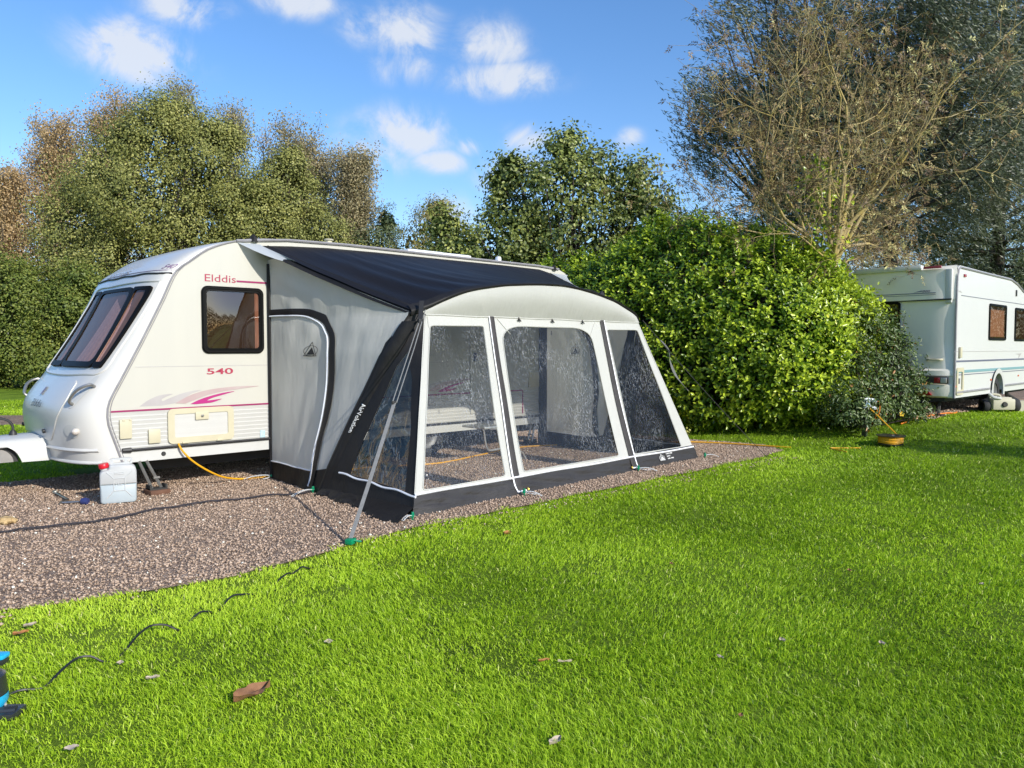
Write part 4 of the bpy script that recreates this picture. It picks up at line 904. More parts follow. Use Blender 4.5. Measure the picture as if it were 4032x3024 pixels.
BC=[(-3.4,-4.36,.02),(-3.27,-4.311,.035),(-3.181,-4.326,.025),(-3.10,-4.27,.055),(-3.021,-4.202,.07),(-2.96,-4.20,.065),(-2.91,-4.214,.03),(-2.86,-4.20,.015),(-2.801,-4.16,.03),(-2.72,-4.08,.06),(-2.633,-4.007,.072),(-2.56,-4.02,.065),(-2.506,-4.044,.03),(-2.46,-4.01,.012),(-2.416,-3.972,.035),(-2.35,-3.94,.06),(-2.292,-3.923,.045),(-2.24,-3.89,.012),(-2.185,-3.846,.035),(-2.11,-3.80,.062),(-2.036,-3.778,.05),(-1.9,-3.73,.012),(-1.80,-3.67,.02),(-1.736,-3.645,.05),(-1.66,-3.60,.06),(-1.617,-3.579,.045),(-1.565,-3.55,.05),(-1.52,-3.53,.06),(-1.476,-3.525,.04),(-1.4,-3.47,.012)]
mb=MB(); mb.tube(catmull([(x,y,z*1.0-.020) for x,y,z in BC],4),.0055,6); tag(mb.build('cable',m_cab),'black cable looping in and out of the lawn toward the gravel','cable')
# ================================================================== blue and black air pump cut off by the left edge
m_cyan=mat('cyan_plastic',(.02,.42,.72),.3,coat=.3); m_pk=mat('black_plastic',(.025,.027,.03),.3,coat=.3); m_hose=mat('grey_clip',(.5,.5,.48),.4)
pu=thing('air_pump','blue and black hand pump standing on the lawn at the left edge','pump',(-3.43,-4.43,0))
pc=Vector((-3.420,-4.439,0))
mb=MB(); mb.lathe([(0,.172),(.075,.170),(.088,.162),(.092,.12),(.094,.085)],pc,n=28); mb.build('barrel',m_pk,pu)
mb=MB(); mb.lathe([(.096,.088),(.096,.06),(.086,.04),(0,.04)],pc,n=28); mb.build('band',m_cyan,pu)
mb=MB(); mb.box(pc+Vector((.0,-.02,.022)),(.30,.10,.03),rz=-.73,bev=.012); mb.tube([pc+Vector((-.1,.0,.03)),pc+Vector((.10,-.115,.032))],.02,8); mb.build('foot_bar',m_pk,pu)
mb=MB(); mb.tube([pc+Vector((.055,-.065,.034))+Vector((.0*math.cos(a),.024*math.cos(a),.024*math.sin(a)+0))+Vector((.022*math.cos(a),0,0)) for a in [2*PI*k/14 for k in range(15)]],.006,5); mb.build('clip',m_hose,pu)
mb=MB(); mb.tube([pc+Vector((0,0,.17)),pc+Vector((0,0,.235))],.016,8); mb.box(pc+Vector((0,0,.225)),(.21,.05,.025),rz=-.73,bev=.01); hb=mb.build('handle',m_pk,pu)
mb=MB(); mb.box(pc+Vector((0,0,.246)),(.215,.055,.02),rz=-.73,bev=.009); mb.build('grip',m_cyan,hb)
# ================================================================== pegs with white ladder straps
m_green=mat('green_plastic',(.0,.22,.10),.35); m_lad=mat('white_ladder_strap',(.55,.56,.55),.45)
PEGS=[((.0,-.02),(-.27,.10),'by the awning corner against the caravan'),((-.10,-1.11),(-.36,-1.18),'by the foot of the awning side door'),((-.10,-2.80),(-.20,-2.80),'at the front left corner of the awning'),((1.355,-2.68),(1.43,-2.85),'below the left front zip'),((3.40,-2.54),(3.52,-2.72),'below the right front zip'),((4.95,-2.47),(5.10,-2.58),'at the front right corner of the awning')]
for k,((x,y),(lx,ly),wh) in enumerate(PEGS):
    pg=thing('ground_peg','green headed peg with white ladder strap '+wh,'peg',(x,y,0),'pegs round the awning')
    mb=MB(); mb.box((x,y,.045),(.045,.03,.028),rz=.6,bev=.006); mb.box((x+.012,y+.012,.06),(.02,.02,.03),bev=.004); mb.tube([(x,y,.05),(x+.03,y+.02,-.1)],.008,5); mb.build('peg_head',m_green,pg)
    d=Vector((lx-x,ly-y,0)); L=d.length; d.normalize(); nn=Vector((-d.y,d.x,0)); mb=MB()
    zf=lambda s:.045-.025*s+.02*math.sin(s*PI)
    for s in (-1,1): mb.tube([Vector((x,y,0))+d*(L*q/6)+nn*s*.014+Vector((0,0,zf(q/6))) for q in range(7)],.0035,5)
    for q in range(1,7): p=Vector((x,y,0))+d*(L*q/6)+Vector((0,0,zf(q/6))); mb.tube([p-nn*.014,p+nn*.014],.004,4)
    if k in (3,4,0):
        d2=Vector((d.x*.3+d.y*-.9,d.y*.3+.2,0)).normalized()*.13; mb.tube([Vector((x,y,.04)),Vector((x,y,.02))+d2*.6-Vector((0,.05,0)),Vector((x,y,.02))+d2-Vector((0,.08,0))],.005,5)
    mb.build('ladder_strap',m_lad,pg)
# ================================================================== storm straps
m_strap=mat('grey_webbing',(.23,.23,.225),.7,(.18,.18,.175),30,.5,bump=.3,bscale=120)
ss=thing('storm_strap','grey webbing storm strap from the left awning shoulder down to a green peg','strap',(-.92,-3.15,0))
A_=Vector((-.915,-3.14,.05)); B_=Vector((.60,-2.06,1.84)); rv=Vector((.7236,-.6902,0))
mb=MB(); mb.ribbon([A_.lerp(B_,.53*k/10)+Vector((0,0,-.012*math.sin(PI*k/10))) for k in range(11)],[rv*.016]*11); mb.build('webbing',m_strap,ss)
mb=MB(); q=A_.lerp(B_,.53); mb.tube([q-rv*.018,B_-rv*.012],.005,5); mb.tube([q+rv*.018,A_.lerp(B_,.8)+rv*.02,B_+rv*.01],.005,5); mb.build('cord',m_strap,ss)
mb=MB(); p=A_.lerp(B_,.935); mb.box(p,(.05,.02,.05),bev=.004); p=A_.lerp(B_,.53); mb.box(p,(.05,.015,.03),bev=.004); mb.ribbon([A_.lerp(B_,.93),B_+Vector((-.03,0,.09))],rv*.022); mb.build('buckle',m_logo,ss)
mb=MB(); mb.box((-.92,-3.15,.035),(.075,.06,.04),rz=.5,bev=.008); mb.tube([(-.94,-3.16,.05),(-.86,-3.2,.03)],.008,5); mb.build('peg_head',m_green,ss)
gs=thing('guy_line','thin guy line with a grey strap tail from the right awning shoulder to the grass','guy line',(5.6,-3.02,0))
A2=Vector((5.6,-3.02,.0)); B2=Vector((4.14,-2.03,1.83))
mb=MB(); mb.tube([A2.lerp(B2,k/12)+Vector((0,0,-.03*math.sin(PI*k/12))) for k in range(13)],.0045,5); mb.build('line',m_logo,gs)
mb=MB(); P=catmull([B2.lerp(A2,.14),B2.lerp(A2,.20)+Vector((.01,0,-.03)),B2.lerp(A2,.22)+Vector((.02,.02,-.14)),B2.lerp(A2,.27)+Vector((.02,.02,-.24)),B2.lerp(A2,.36)+Vector((.0,.0,-.26))],5); mb.ribbon(P,[rv*(.010+.008*math.sin(k*.6)) for k in range(len(P))]); mb.build('strap_tail',m_strap,gs)
# ================================================================== yellow hook-up cable, reel, post
m_yel=mat('yellow_cable',(.72,.36,.01),.4); 
YC=[(-1.018,-.03,.492),(-.99,-.06,.42),(-.90,-.075,.31),(-.74,-.06,.19),(-.55,.02,.09),(-.36,.10,.035),(-.19,.10,.02),(.10,.05,.02),(.6,-.12,.02),(1.2,-.15,.02),(2.0,-.45,.02),(2.9,-.25,.02),(3.9,-.05,.02),(4.7,-.4,.02),(5.5,-1.0,.02),(6.05,-1.35,.03),(6.35,-1.8,.03),(6.5,-2.3,.03),(6.6,-2.85,.035)]
mb=MB(); mb.tube(catmull(YC,8),.0105,7); tag(mb.build('hookup_cable',m_yel),'yellow electric cable from the caravan locker hatch across the gravel and behind the awning','cable')
rc=Vector((7.55,-3.88,gz(7.55,-3.88)+.02))
rl=thing('cable_reel','black cable reel wound with yellow cable on the grass by the shrub','cable reel',tuple(rc))
mb=MB(); mb.lathe([(.0,.135),(.05,.135),(.06,.115),(.19,.115),(.2,.122),(.2,.13),(.15,.135),(.06,.128)],rc,n=26); mb.lathe([(0,.0),(.17,.0),(.17,.012),(.0,.012)],rc,n=24); mb.build('drum',m_pk,rl)
mb=MB()
for h,r in ((.025,.155),(.045,.162),(.065,.158),(.085,.163),(.102,.155)): mb.tube([rc+Vector((r*math.cos(a),r*math.sin(a),h+.006*math.sin(3*a))) for a in [2*PI*k/28 for k in range(29)]],.0115,6)
CB=[rc+Vector((.16,-.03,.03)),rc+Vector((.22,-.06,.01)),rc+Vector((.26,-.02,.08)),rc+Vector((.34,.16,.22)),rc+Vector((.40,.36,.38)),rc+Vector((.40,.5,.50)),(7.94,-3.36,.62)]
mb.tube(catmull(CB,6),.0105,6)
mb.build('wound_cable',m_yel,rl)
mb=MB()
mb.tube(catmull([(7.15,-3.62,.05),(6.97,-3.40,.045),(6.85,-3.32,.045),(6.72,-3.60,.035)],4),.009,6); tag(mb.build('cable_end',m_yel),'short loop of yellow cable on the grass left of the cable reel','cable')
px_=Vector((7.98,-3.34,gz(7.98,0)))
hp_=thing('hookup_post','low electric hook-up post with white sockets and plugged cables in front of the shrub','hook-up post',tuple(px_))
mb=MB(); mb.box(px_+Vector((0,0,.24)),(.07,.07,.48),bev=.01); mb.build('post',m_pk,hp_)
m_sock=mat('white_socket',(.70,.74,.76),.35); m_sky=mat('pale_blue_lid',(.45,.62,.72),.35)
mb=MB(); mb.box(px_+Vector((0,-.01,.52)),(.11,.09,.16),rz=-.7,bev=.015); mb.build('socket_box',m_sock,hp_)
for z in (.57,.46):
    mb=MB(); q=px_+Vector((.02,-.07,z)); mb.lathe([(.028,0),(.03,.05),(.022,.09),(.014,.11),(.0,.11)],q,(.75,-.5,-.25),12); mb.build('plug',m_sock,hp_)
mb=MB(); mb.lathe([(.035,0),(.035,.012),(0,.014)],px_+Vector((-.05,-.05,.50)),(-.7,-.7,0),14); mb.build('socket_lid',m_sky,hp_)
mb=MB(); mb.tube(catmull([px_+Vector((.10,-.12,.55)),px_+Vector((.17,-.15,.50)),px_+Vector((.20,-.12,.32)),px_+Vector((.27,.02,.12)),px_+Vector((.33,.08,.03))],6),.009,6); mb.tube(catmull([px_+Vector((.10,-.12,.44)),px_+Vector((.15,-.12,.40)),px_+Vector((.21,-.05,.24)),px_+Vector((.30,.09,.05))],6),.009,6); mb.build('orange_cable',m_orl_c,hp_)
zz2=gz(9.3,0)
mb=MB(); mb.tube(catmull([(9.0,-3.50,gz(9,0)+.03),(9.3,-3.52,zz2+.03),(9.6,-3.50,zz2+.05),(10.4,-3.7,.36),(10.75,-3.75,.345),(11.0,-3.72,.35)],6),.012,6); tag(mb.build('orange_cable',m_orl_c),'orange cable lying at the edge of the grass beneath the parked caravan','cable')
mb=MB(); mb.box((9.72,-3.62,gz(9.72,0)+.10),(.075,.06,.24),rz=.4,bev=.006); tag(mb.build('marker_post',m_wood2),'short pale wooden marker post at the grass corner beside the shrub','marker post')
# ================================================================== folding step inside the awning
m_al=mat('aluminium_tube',(.62,.63,.62),.3,metal=.7)
fs=thing('folding_step','folding step stool with bent aluminium legs standing inside the awning','step',(2.75,-.75,0))
mb=MB()
for y in (-.55,-.95): mb.tube(catmull([(2.45,y,.46),(2.62,y,.45),(2.70,y,.40),(2.74,y,.22),(2.80,y,.12),(3.0,y,.12),(3.06,y,.06),(3.10,y,.01)],4),.013,7)
mb.tube([(3.0,-.55,.12),(3.0,-.95,.12)],.012,6); mb.tube([(3.10,-.55,.015),(3.10,-.95,.015)],.012,6); mb.build('legs',m_al,fs)
mb=MB(); mb.box((2.52,-.75,.475),(.34,.44,.03),bev=.008); mb.build('tread',m_al,fs)
# ================================================================== ground sheets
def ground_mat():
    m,N,L=nt('lawn_ground'); out=N.new('ShaderNodeOutputMaterial'); p=N.new('ShaderNodeBsdfPrincipled'); p.inputs['Roughness'].default_value=.9; p.inputs['Specular IOR Level'].default_value=.15
    tc=N.new('ShaderNodeTexCoord')
    n1=N.new('ShaderNodeTexNoise'); n1.inputs['Scale'].default_value=.8; n1.inputs['Detail'].default_value=6; n1.inputs['Roughness'].default_value=.65; L.new(tc.outputs['Object'],n1.inputs['Vector'])
    n2=N.new('ShaderNodeTexNoise'); n2.inputs['Scale'].default_value=70; n2.inputs['Detail'].default_value=8; n2.inputs['Roughness'].default_value=.75; L.new(tc.outputs['Object'],n2.inputs['Vector'])
    ad=N.new('ShaderNodeMath'); ad.operation='MULTIPLY_ADD'; ad.inputs[1].default_value=.55; L.new(n2.outputs['Fac'],ad.inputs[0])
    m2=N.new('ShaderNodeMath'); m2.operation='MULTIPLY'; m2.inputs[1].default_value=.5; L.new(n1.outputs['Fac'],m2.inputs[0]); L.new(m2.outputs[0],ad.inputs[2])
    r=N.new('ShaderNodeValToRGB'); e=r.color_ramp.elements; e[0].position=.36; e[0].color=(.045,.075,.006,1); e[1].position=.70; e[1].color=(.40,.53,.055,1); x=e.new(.52); x.color=(.17,.27,.02,1)
    L.new(ad.outputs[0],r.inputs[0]); L.new(r.outputs[0],p.inputs['Base Color'])
    b=N.new('ShaderNodeBump'); b.inputs['Strength'].default_value=.9; b.inputs['Distance'].default_value=.05; L.new(n2.outputs['Fac'],b.inputs['Height']); L.new(b.outputs[0],p.inputs['Normal'])
    L.new(p.outputs[0],out.inputs[0]); return m
def gravel_mat():
    m,N,L=nt('brown_gravel'); out=N.new('ShaderNodeOutputMaterial'); p=N.new('ShaderNodeBsdfPrincipled'); p.inputs['Roughness'].default_value=.85; p.inputs['Specular IOR Level'].default_value=.25
    tc=N.new('ShaderNodeTexCoord'); v=N.new('ShaderNodeTexVoronoi'); v.inputs['Scale'].default_value=55; L.new(tc.outputs['Object'],v.inputs['Vector'])
    n1=N.new('ShaderNodeTexNoise'); n1.inputs['Scale'].default_value=1.3; n1.inputs['Detail'].default_value=5; L.new(tc.outputs['Object'],n1.inputs['Vector'])
    r=N.new('ShaderNodeValToRGB'); e=r.color_ramp.elements; e[0].color=(.18,.12,.082,1); e[1].color=(.56,.42,.31,1); x=e.new(.55); x.color=(.34,.24,.172,1)
    sp=N.new('ShaderNodeSeparateColor'); L.new(v.outputs['Color'],sp.inputs[0])
    L.new(sp.outputs[0],r.inputs[0])
    mx=N.new('ShaderNodeMix'); mx.data_type='RGBA'; mx.blend_type='MULTIPLY'; mx.inputs[0].default_value=.8; L.new(r.outputs[0],mx.inputs[6]); r2=N.new('ShaderNodeValToRGB'); r2.color_ramp.elements[0].position=.3; r2.color_ramp.elements[0].color=(.7,.68,.66,1); r2.color_ramp.elements[1].position=.7; r2.color_ramp.elements[1].color=(1,1,1,1); L.new(n1.outputs['Fac'],r2.inputs[0]); L.new(r2.outputs[0],mx.inputs[7])
    L.new(mx.outputs[2],p.inputs['Base Color'])
    b=N.new('ShaderNodeBump'); b.invert=True; b.inputs['Strength'].default_value=1; b.inputs['Distance'].default_value=.02; L.new(v.outputs['Distance'],b.inputs['Height']); L.new(b.outputs[0],p.inputs['Normal'])
    L.new(p.outputs[0],out.inputs[0]); return m
m_lawn=ground_mat(); m_grav=gravel_mat()
def axis_pts(lo,hi,a,b,step):
    mid=list(np.arange(a,b+1e-6,step)); L=[];x=a;s=step
    while x>lo: s*=1.35; x-=s; L.append(max(x,lo))
    R=[];x=b;s=step
    while x<hi: s*=1.35; x+=s; R.append(min(x,hi))
    return L[::-1]+mid+R
gx=axis_pts(-700,700,-8,14,.25); gy=axis_pts(-700,700,-9,6,1.0)
nx,ny=len(gx),len(gy)
def lawn_z(x,y): return gz(x,y)
mb=MB(); mb.add([(x,y,lawn_z(x,y)) for x in gx for y in gy],[(i*ny+j,(i+1)*ny+j,(i+1)*ny+j+1,i*ny+j+1) for i in range(nx-1) for j in range(ny-1)])
tag(mb.build('lawn',m_lawn),'green lawn','lawn',kind='structure')
def wob(poly,a=.05):
    P=densify(poly,.25); return [(x+a*noise.noise(Vector((x*2,y*2,1))),y+a*noise.noise(Vector((x*2,y*2,5)))) for x,y in P]
G1=wob(GRAVEL); G2=wob(GRAVEL2)
for G in (G1,G2):
    mb=MB(); panel(mb,G,[],lambda x,y:(x,y,gz(x,y)+.007),.3); tag(mb.build('gravel_pitch',m_grav),'brown gravel pitch','gravel',kind='structure')
# distant gravel path beyond the lawn at the left
pd=Vector((.7236,-.6902,0)); pn=Vector((.69,.7236,0))
pc0=Vector((-.72,10.5,0))
def pth(u,v): 
    q=pc0+pd*(-30+36*u)+pn*(v-.5)*2.1; return (q.x,q.y,gz(q.x,q.y)+.006)
mb=MB(); mb.grid(pth,40,2); tag(mb.build('path',m_grav),'gravel path','path',kind='structure')
def fast_mesh(name,V,F_n,loops,mat_,parent=None,v=None,smooth=False):
    """V (n,3); loops flat vertex indices; F_n vertices per face (constant)"""
    me=bpy.data.meshes.new(name); nf=len(loops)//F_n
    me.vertices.add(len(V)); me.vertices.foreach_set('co',np.asarray(V,np.float32).ravel())
    me.loops.add(len(loops)); me.loops.foreach_set('vertex_index',np.asarray(loops,np.int32))
    me.polygons.add(nf); me.polygons.foreach_set('loop_start',np.arange(0,nf*F_n,F_n,dtype=np.int32))
    if smooth: me.polygons.foreach_set('use_smooth',np.ones(nf,bool))
    if v is not None:
        a=me.attributes.new('v','FLOAT','FACE'); a.data.foreach_set('value',np.asarray(v,np.float32))
    me.update(calc_edges=True)
    return link(name,me,mat_,parent)
def unit(a): return a/np.maximum(np.linalg.norm(a,axis=1,keepdims=True),1e-9)
def np_inpoly(X,Y,poly):
    c=np.zeros(len(X),bool); j=len(poly)-1
    for i in range(len(poly)):
        xi,yi=poly[i]; xj,yj=poly[j]
        m=((yi>Y)!=(yj>Y))&(X<(xj-xi)*(Y-yi)/(yj-yi+1e-12)+xi); c^=m; j=i
    return c
RG=np.random.default_rng(11)
def vnoise(x,y,s,seed=0):
    """cheap smooth 2d value noise, 0..1"""
    r=np.random.default_rng(seed).random((64,64)); a=x*s; b=y*s
    i=np.floor(a).astype(int); j=np.floor(b).astype(int); fa=a-i; fb=b-j; fa=fa*fa*(3-2*fa); fb=fb*fb*(3-2*fb)
    g=lambda p,q:r[p%64,q%64]
    return (g(i,j)*(1-fa)+g(i+1,j)*fa)*(1-fb)+(g(i,j+1)*(1-fa)+g(i+1,j+1)*fa)*fb
# ------------------------------------------------------------------ grass blades
def grass():
    n=900000
    hd=math.atan2(.7237,.69)
    ang=hd+(RG.random(n)-.5)*math.radians(88)
    k=.25; r0,r1=1.7,26.0
    r=(r0**k+(r1**k-r0**k)*RG.random(n))**(1/k)
    x=CAM.x+r*np.cos(ang); y=CAM.y+r*np.sin(ang)
    # ragged edge where the lawn meets the gravel
    e=.22*(vnoise(x,y,4,1)-.5)+.10*(vnoise(x,y,13,8)-.5)+.07*(RG.random(n)-.5)
    keep=~(np_inpoly(x+e,y+e,G1)|np_inpoly(x+e,y+e,G2))
    pv=(x-pc0.x)*pn.x+(y-pc0.y)*pn.y; keep&=~(np.abs(pv)<1.05)
    keep&=~((x>-1.5)&(x<5)&(y>0)&(y<2.3))
    # tufts: gather blades and let thin patches show
    dens=vnoise(x,y,3.2,2)*.55+vnoise(x,y,9,3)*.45; keep&=RG.random(n)<.35+1.1*dens
    x=x[keep];y=y[keep];r=r[keep];n=len(x); dens=dens[keep]
    z=gzn(x)
    sc=np.clip(r/3.4,.8,5)
    h=(.017+.028*RG.random(n)**1.6)*(.5+1.0*dens)*np.clip(.9+r*.012,.9,1.3)
    w=(.0015+.0015*RG.random(n))*sc**.85
    az=RG.random(n)*2*PI; lean=.15+1.15*RG.random(n)
    # mowing lay: blades lean a little the same way in bands
    lay=vnoise(x,y,.55,4)*6.28
    dx=np.cos(az)*lean+.35*np.cos(lay); dy=np.sin(az)*lean+.35*np.sin(lay)
    bz=RG.random(n)*2*PI; bx=np.cos(bz)*w; by=np.sin(bz)*w
    P=np.stack([x,y,z-.004],1); B=np.stack([bx,by,np.zeros(n)],1)
    m=P+np.stack([dx*h*.32,dy*h*.32,h*.62],1); t=P+np.stack([dx*h*.95,dy*h*.95,h*(1.0-.22*lean)],1)
    V=np.empty((n,5,3),np.float32); V[:,0]=P-B; V[:,1]=P+B; V[:,2]=m+B*.75; V[:,3]=m-B*.75; V[:,4]=t
    idx=np.arange(n)[:,None]*5
    q=(idx+np.array([0,1,2,3])).ravel(); 
    # tip as a degenerate-free thin quad: (3,2,tip) plus base quad -> all quads need 4 corners, so split tip along its mid line
    V2=np.empty((n,6,3),np.float32); V2[:,:4]=V[:,:4]; V2[:,4]=t+B*.12; V2[:,5]=t-B*.12
    idx=np.arange(n)[:,None]*6
    loops=np.concatenate([idx+np.array([0,1,2,3]),idx+np.array([3,2,4,5])],1).reshape(-1)
    big=vnoise(x,y,.35,6)*.5+vnoise(x,y,1.3,7)*.5
    edge=np.clip(1-(np.abs(y+3.15)/1.1),0,1)*(x<6)+.35*np.clip((-1.6-x)/1.6,0,1)
    val=.02+.58*big+.36*(RG.random(n)-.3)+.25*edge+.10*(RG.random(n)>.97)
    val=np.where(RG.random(n)>.985,.99,np.clip(val,0,.93))
    m_g=leafmat('grass_blades',[(.034,.056,.003),(.084,.135,.006),(.142,.205,.010),(.215,.27,.024),(.30,.27,.10)],trans=.42,rough=.45,spec=.3,pos=[0,.3,.6,.93,1],K=3.15)
    o=fast_mesh('grass',V2.reshape(-1,3),4,loops,m_g,v=np.repeat(val,2)); tag(o,'short green lawn grass','grass',kind='stuff')
grass()
# ------------------------------------------------------------------ loose gravel stones
def stones():
    def region(poly,n,x0,x1,y0,y1):
        x=x0+(x1-x0)*RG.random(n); y=y0+(y1-y0)*RG.random(n); k=np_inpoly(x,y,poly); return x[k],y[k]
    xa,ya=region(G1,120000,-4.2,7,-3.4,1.8); xb,yb=region(G2,9000,9.7,16,-4.3,-2.5)
    # a few strays pressed into the grass edge
    xc=-3.6+9.5*RG.random(700); yc=-3.12-.25*RG.random(700)**2
    x=np.concatenate([xa,xb,xc]); y=np.concatenate([ya,yb,yc]); n=len(x)
    s=.005+.0095*RG.random(n)**2.1; s[len(xa):len(xa)+len(xb)]*=1.8
    base=np.array([[1,0,0],[0,1,0],[-1,0,0],[0,-1,0],[0,0,1],[0,0,-1]],float)
    tri=np.array([[0,1,4],[1,2,4],[2,3,4],[3,0,4],[1,0,5],[2,1,5],[3,2,5],[0,3,5]])
    V=base[None]*(1+.5*(RG.random((n,6,1))-.5))+.35*(RG.random((n,6,3))-.5)
    V*=np.stack([np.ones(n),.6+.5*RG.random(n),.5+.35*RG.random(n)],1)[:,None,:]
    a=RG.random(n)*2*PI; c,s_=np.cos(a),np.sin(a); X=V[:,:,0]*c[:,None]-V[:,:,1]*s_[:,None]; Y=V[:,:,0]*s_[:,None]+V[:,:,1]*c[:,None]
    V=np.stack([X,Y,V[:,:,2]],2)*s[:,None,None]
    V+=np.stack([x,y,gzn(x)+.008+s*.35],1)[:,None,:]
    loops=(np.arange(n)[:,None,None]*6+tri[None]).reshape(-1)
    v=np.clip(RG.normal(.45,.15,n),0,.9); v=np.where(RG.random(n)>.988,.99,v)
    m_s=leafmat('gravel_stones',[(.095,.068,.048),(.165,.120,.086),(.225,.168,.124),(.285,.222,.167),(.48,.41,.32)],trans=.0,rough=.8,spec=.25,pos=[0,.35,.6,.9,1],K=2.3)
    o=fast_mesh('gravel_stones',V.reshape(-1,3),3,loops,m_s,v=np.repeat(v,8)); tag(o,'loose brown gravel','gravel',kind='stuff')
stones()
# ------------------------------------------------------------------ fallen leaves on the lawn
m_leafb=mat('dry_brown_leaf',(.30,.15,.07),.8,(.20,.09,.04),30,.5); m_leafp=mat('pale_dry_leaf',(.50,.42,.33),.8,(.38,.30,.22),30,.5); m_leafo=mat('orange_leaf',(.45,.20,.06),.8,(.34,.14,.05),30,.5)
def leafobj(x,y,L,wd,mm,label,rz,curl=.3,grp='fallen leaves on the lawn'):
    def f(u,v):
        w=math.sin(PI*min(1,max(0,u))**.8)*(v-.5)*2; a=(u-.5)*L; b=w*wd/2*(1+.12*math.sin(u*23)); zz=.024+curl*L*(abs(v-.5)**2*1.4+.4*(u-.5)**2)
        return (x+a*math.cos(rz)-b*math.sin(rz),y+a*math.sin(rz)+b*math.cos(rz),gz(x,y)+zz+.012*math.sin(u*9+v*7)*L*3+.05*L*noise.noise(Vector((u*4+x*9,v*3,y*9))))
    b=MB(); b.grid(f,12,6); o=b.build('fallen_leaf',mm); tag(o,label,'leaf',grp)
LV=[(.126,-3.741,.11,.07,m_leafo,'orange brown fallen leaf on the lawn just in front of the awning',.3),(-2.569,-5.044,.19,.10,m_leafb,'large brown fallen leaf on the lawn, biggest of all the leaves',.2),(-2.042,-4.758,.06,.045,m_leafp,'pale curled leaf above and right of the large brown leaf',1.2),(-1.438,-5.648,.07,.025,m_leafo,'narrow orange leaf beside a straw cross mid lawn',-.4),(-1.376,-5.722,.08,.009,m_leafp,'thin pale straw lying across the lawn middle',-.7),(-.402,-6.29,.06,.03,m_leafp,'pale pointed leaf, right of centre on the near lawn',.9),(-.81,-6.188,.055,.022,m_leafp,'small pale leaf left of the pointed pale leaf',1.4),(-2.816,-4.593,.07,.03,m_leafp,'pale narrow leaf left of the large brown leaf',-.3),(-1.934,-6.186,.09,.035,m_leafp,'pale curved leaf at the bottom middle of the lawn',.1),(-3.237,-5.011,.06,.04,m_leafp,'pale leaf at the bottom left of the lawn',-.2),(-2.867,-4.321,.05,.03,m_leafp,'pale leaf just below the black cable',1.1),(-3.053,-3.476,.08,.04,m_leafp,'pale leaf near the gravel edge at the far left',.2),(-3.114,-3.577,.09,.045,m_leafo,'orange tinted leaf near the gravel edge at the far left',0),(1.045,-6.016,.06,.03,m_leafb,'small brown leaf on the right half of the lawn',.5),(-.087,-6.647,.06,.03,m_leafp,'small grey pale leaf toward the right of the near lawn',.8),(1.338,-6.697,.05,.025,m_leafp,'pale leaf nearest the right edge of the lawn',-.4),(.338,-5.122,.05,.025,m_leafb,'small dark leaf on the lawn centre',.6),(-1.259,-6.553,.04,.02,m_leafb,'tiny brown leaf on the near lawn',.3)]
for x,y,L,wd,mm,lab,rz in LV: leafobj(x,y,L*(.8 if L<.15 else .95),wd*(1.05 if L<.15 else 1.0)*(.4+.6*(wd>.015)),mm,lab,rz)
# ================================================================== vegetation
def rnd_unit(n): return unit(RG.normal(size=(n,3)))
def leaf_arrays(P,A,Nn,L,Wd,fold=.12):
    """one folded four-cornered leaf per row"""
    B=unit(np.cross(A,Nn)); Nn=unit(np.cross(B,A)); n=len(P)
    L=L[:,None];Wd=Wd[:,None]
    V=np.empty((n,4,3),np.float32)
    V[:,0]=P; V[:,1]=P+A*L*.48+B*Wd*.5+Nn*Wd*fold; V[:,2]=P+A*L-Nn*L*.06; V[:,3]=P+A*L*.48-B*Wd*.5+Nn*Wd*fold
    return V
def leaf_arrays6(P,A,Nn,L,Wd,fold=.16):
    B=unit(np.cross(A,Nn)); Nn=unit(np.cross(B,A)); n=len(P); L=L[:,None];Wd=Wd[:,None]
    V=np.empty((n,6,3),np.float32)
    V[:,0]=P; V[:,1]=P+A*L*.28+B*Wd*.46+Nn*Wd*fold; V[:,2]=P+A*L*.70+B*Wd*.42+Nn*Wd*fold*.8; V[:,3]=P+A*L-Nn*L*.10; V[:,4]=P+A*L*.70-B*Wd*.42+Nn*Wd*fold*.8; V[:,5]=P+A*L*.28-B*Wd*.46+Nn*Wd*fold
    return V
def put_leaves(name,V,v,mm,par):
    n,k=V.shape[:2]; i=np.arange(n)[:,None]*k
    if k==4: return fast_mesh(name,V.reshape(-1,3),4,(i+np.arange(4)).reshape(-1),mm,par,v)
    lo=np.concatenate([i+np.array([0,1,2,3]),i+np.array([3,4,5,0])],1).reshape(-1)
    return fast_mesh(name,V.reshape(-1,3),4,lo,mm,par,np.repeat(v,2))
def segs_mesh(name,S,mm,par,n=5):
    """S rows: x0 y0 z0 x1 y1 z1 r0 r1 -> one mesh of tapered prisms"""
    S=np.asarray(S,float); p0=S[:,:3];p1=S[:,3:6]; t=unit(p1-p0); ref=np.where(np.abs(t[:,2:3])<.9,np.array([[0,0,1.]]),np.array([[1.,0,0]]))
    a=unit(np.cross(t,ref)); b=np.cross(t,a); m=len(S); V=np.empty((m,2*n,3))
    for k in range(n):
        c,s=math.cos(2*PI*k/n),math.sin(2*PI*k/n); d=a*c+b*s
        V[:,k]=p0+d*S[:,6:7]; V[:,n+k]=p1+d*S[:,7:8]
    f=[]
    for k in range(n): f.append([k,(k+1)%n,n+(k+1)%n,n+k])
    lo=(np.arange(m)[:,None,None]*2*n+np.array(f)[None]).reshape(-1)
    return fast_mesh(name,V.reshape(-1,3),4,lo,mm,par,smooth=True)
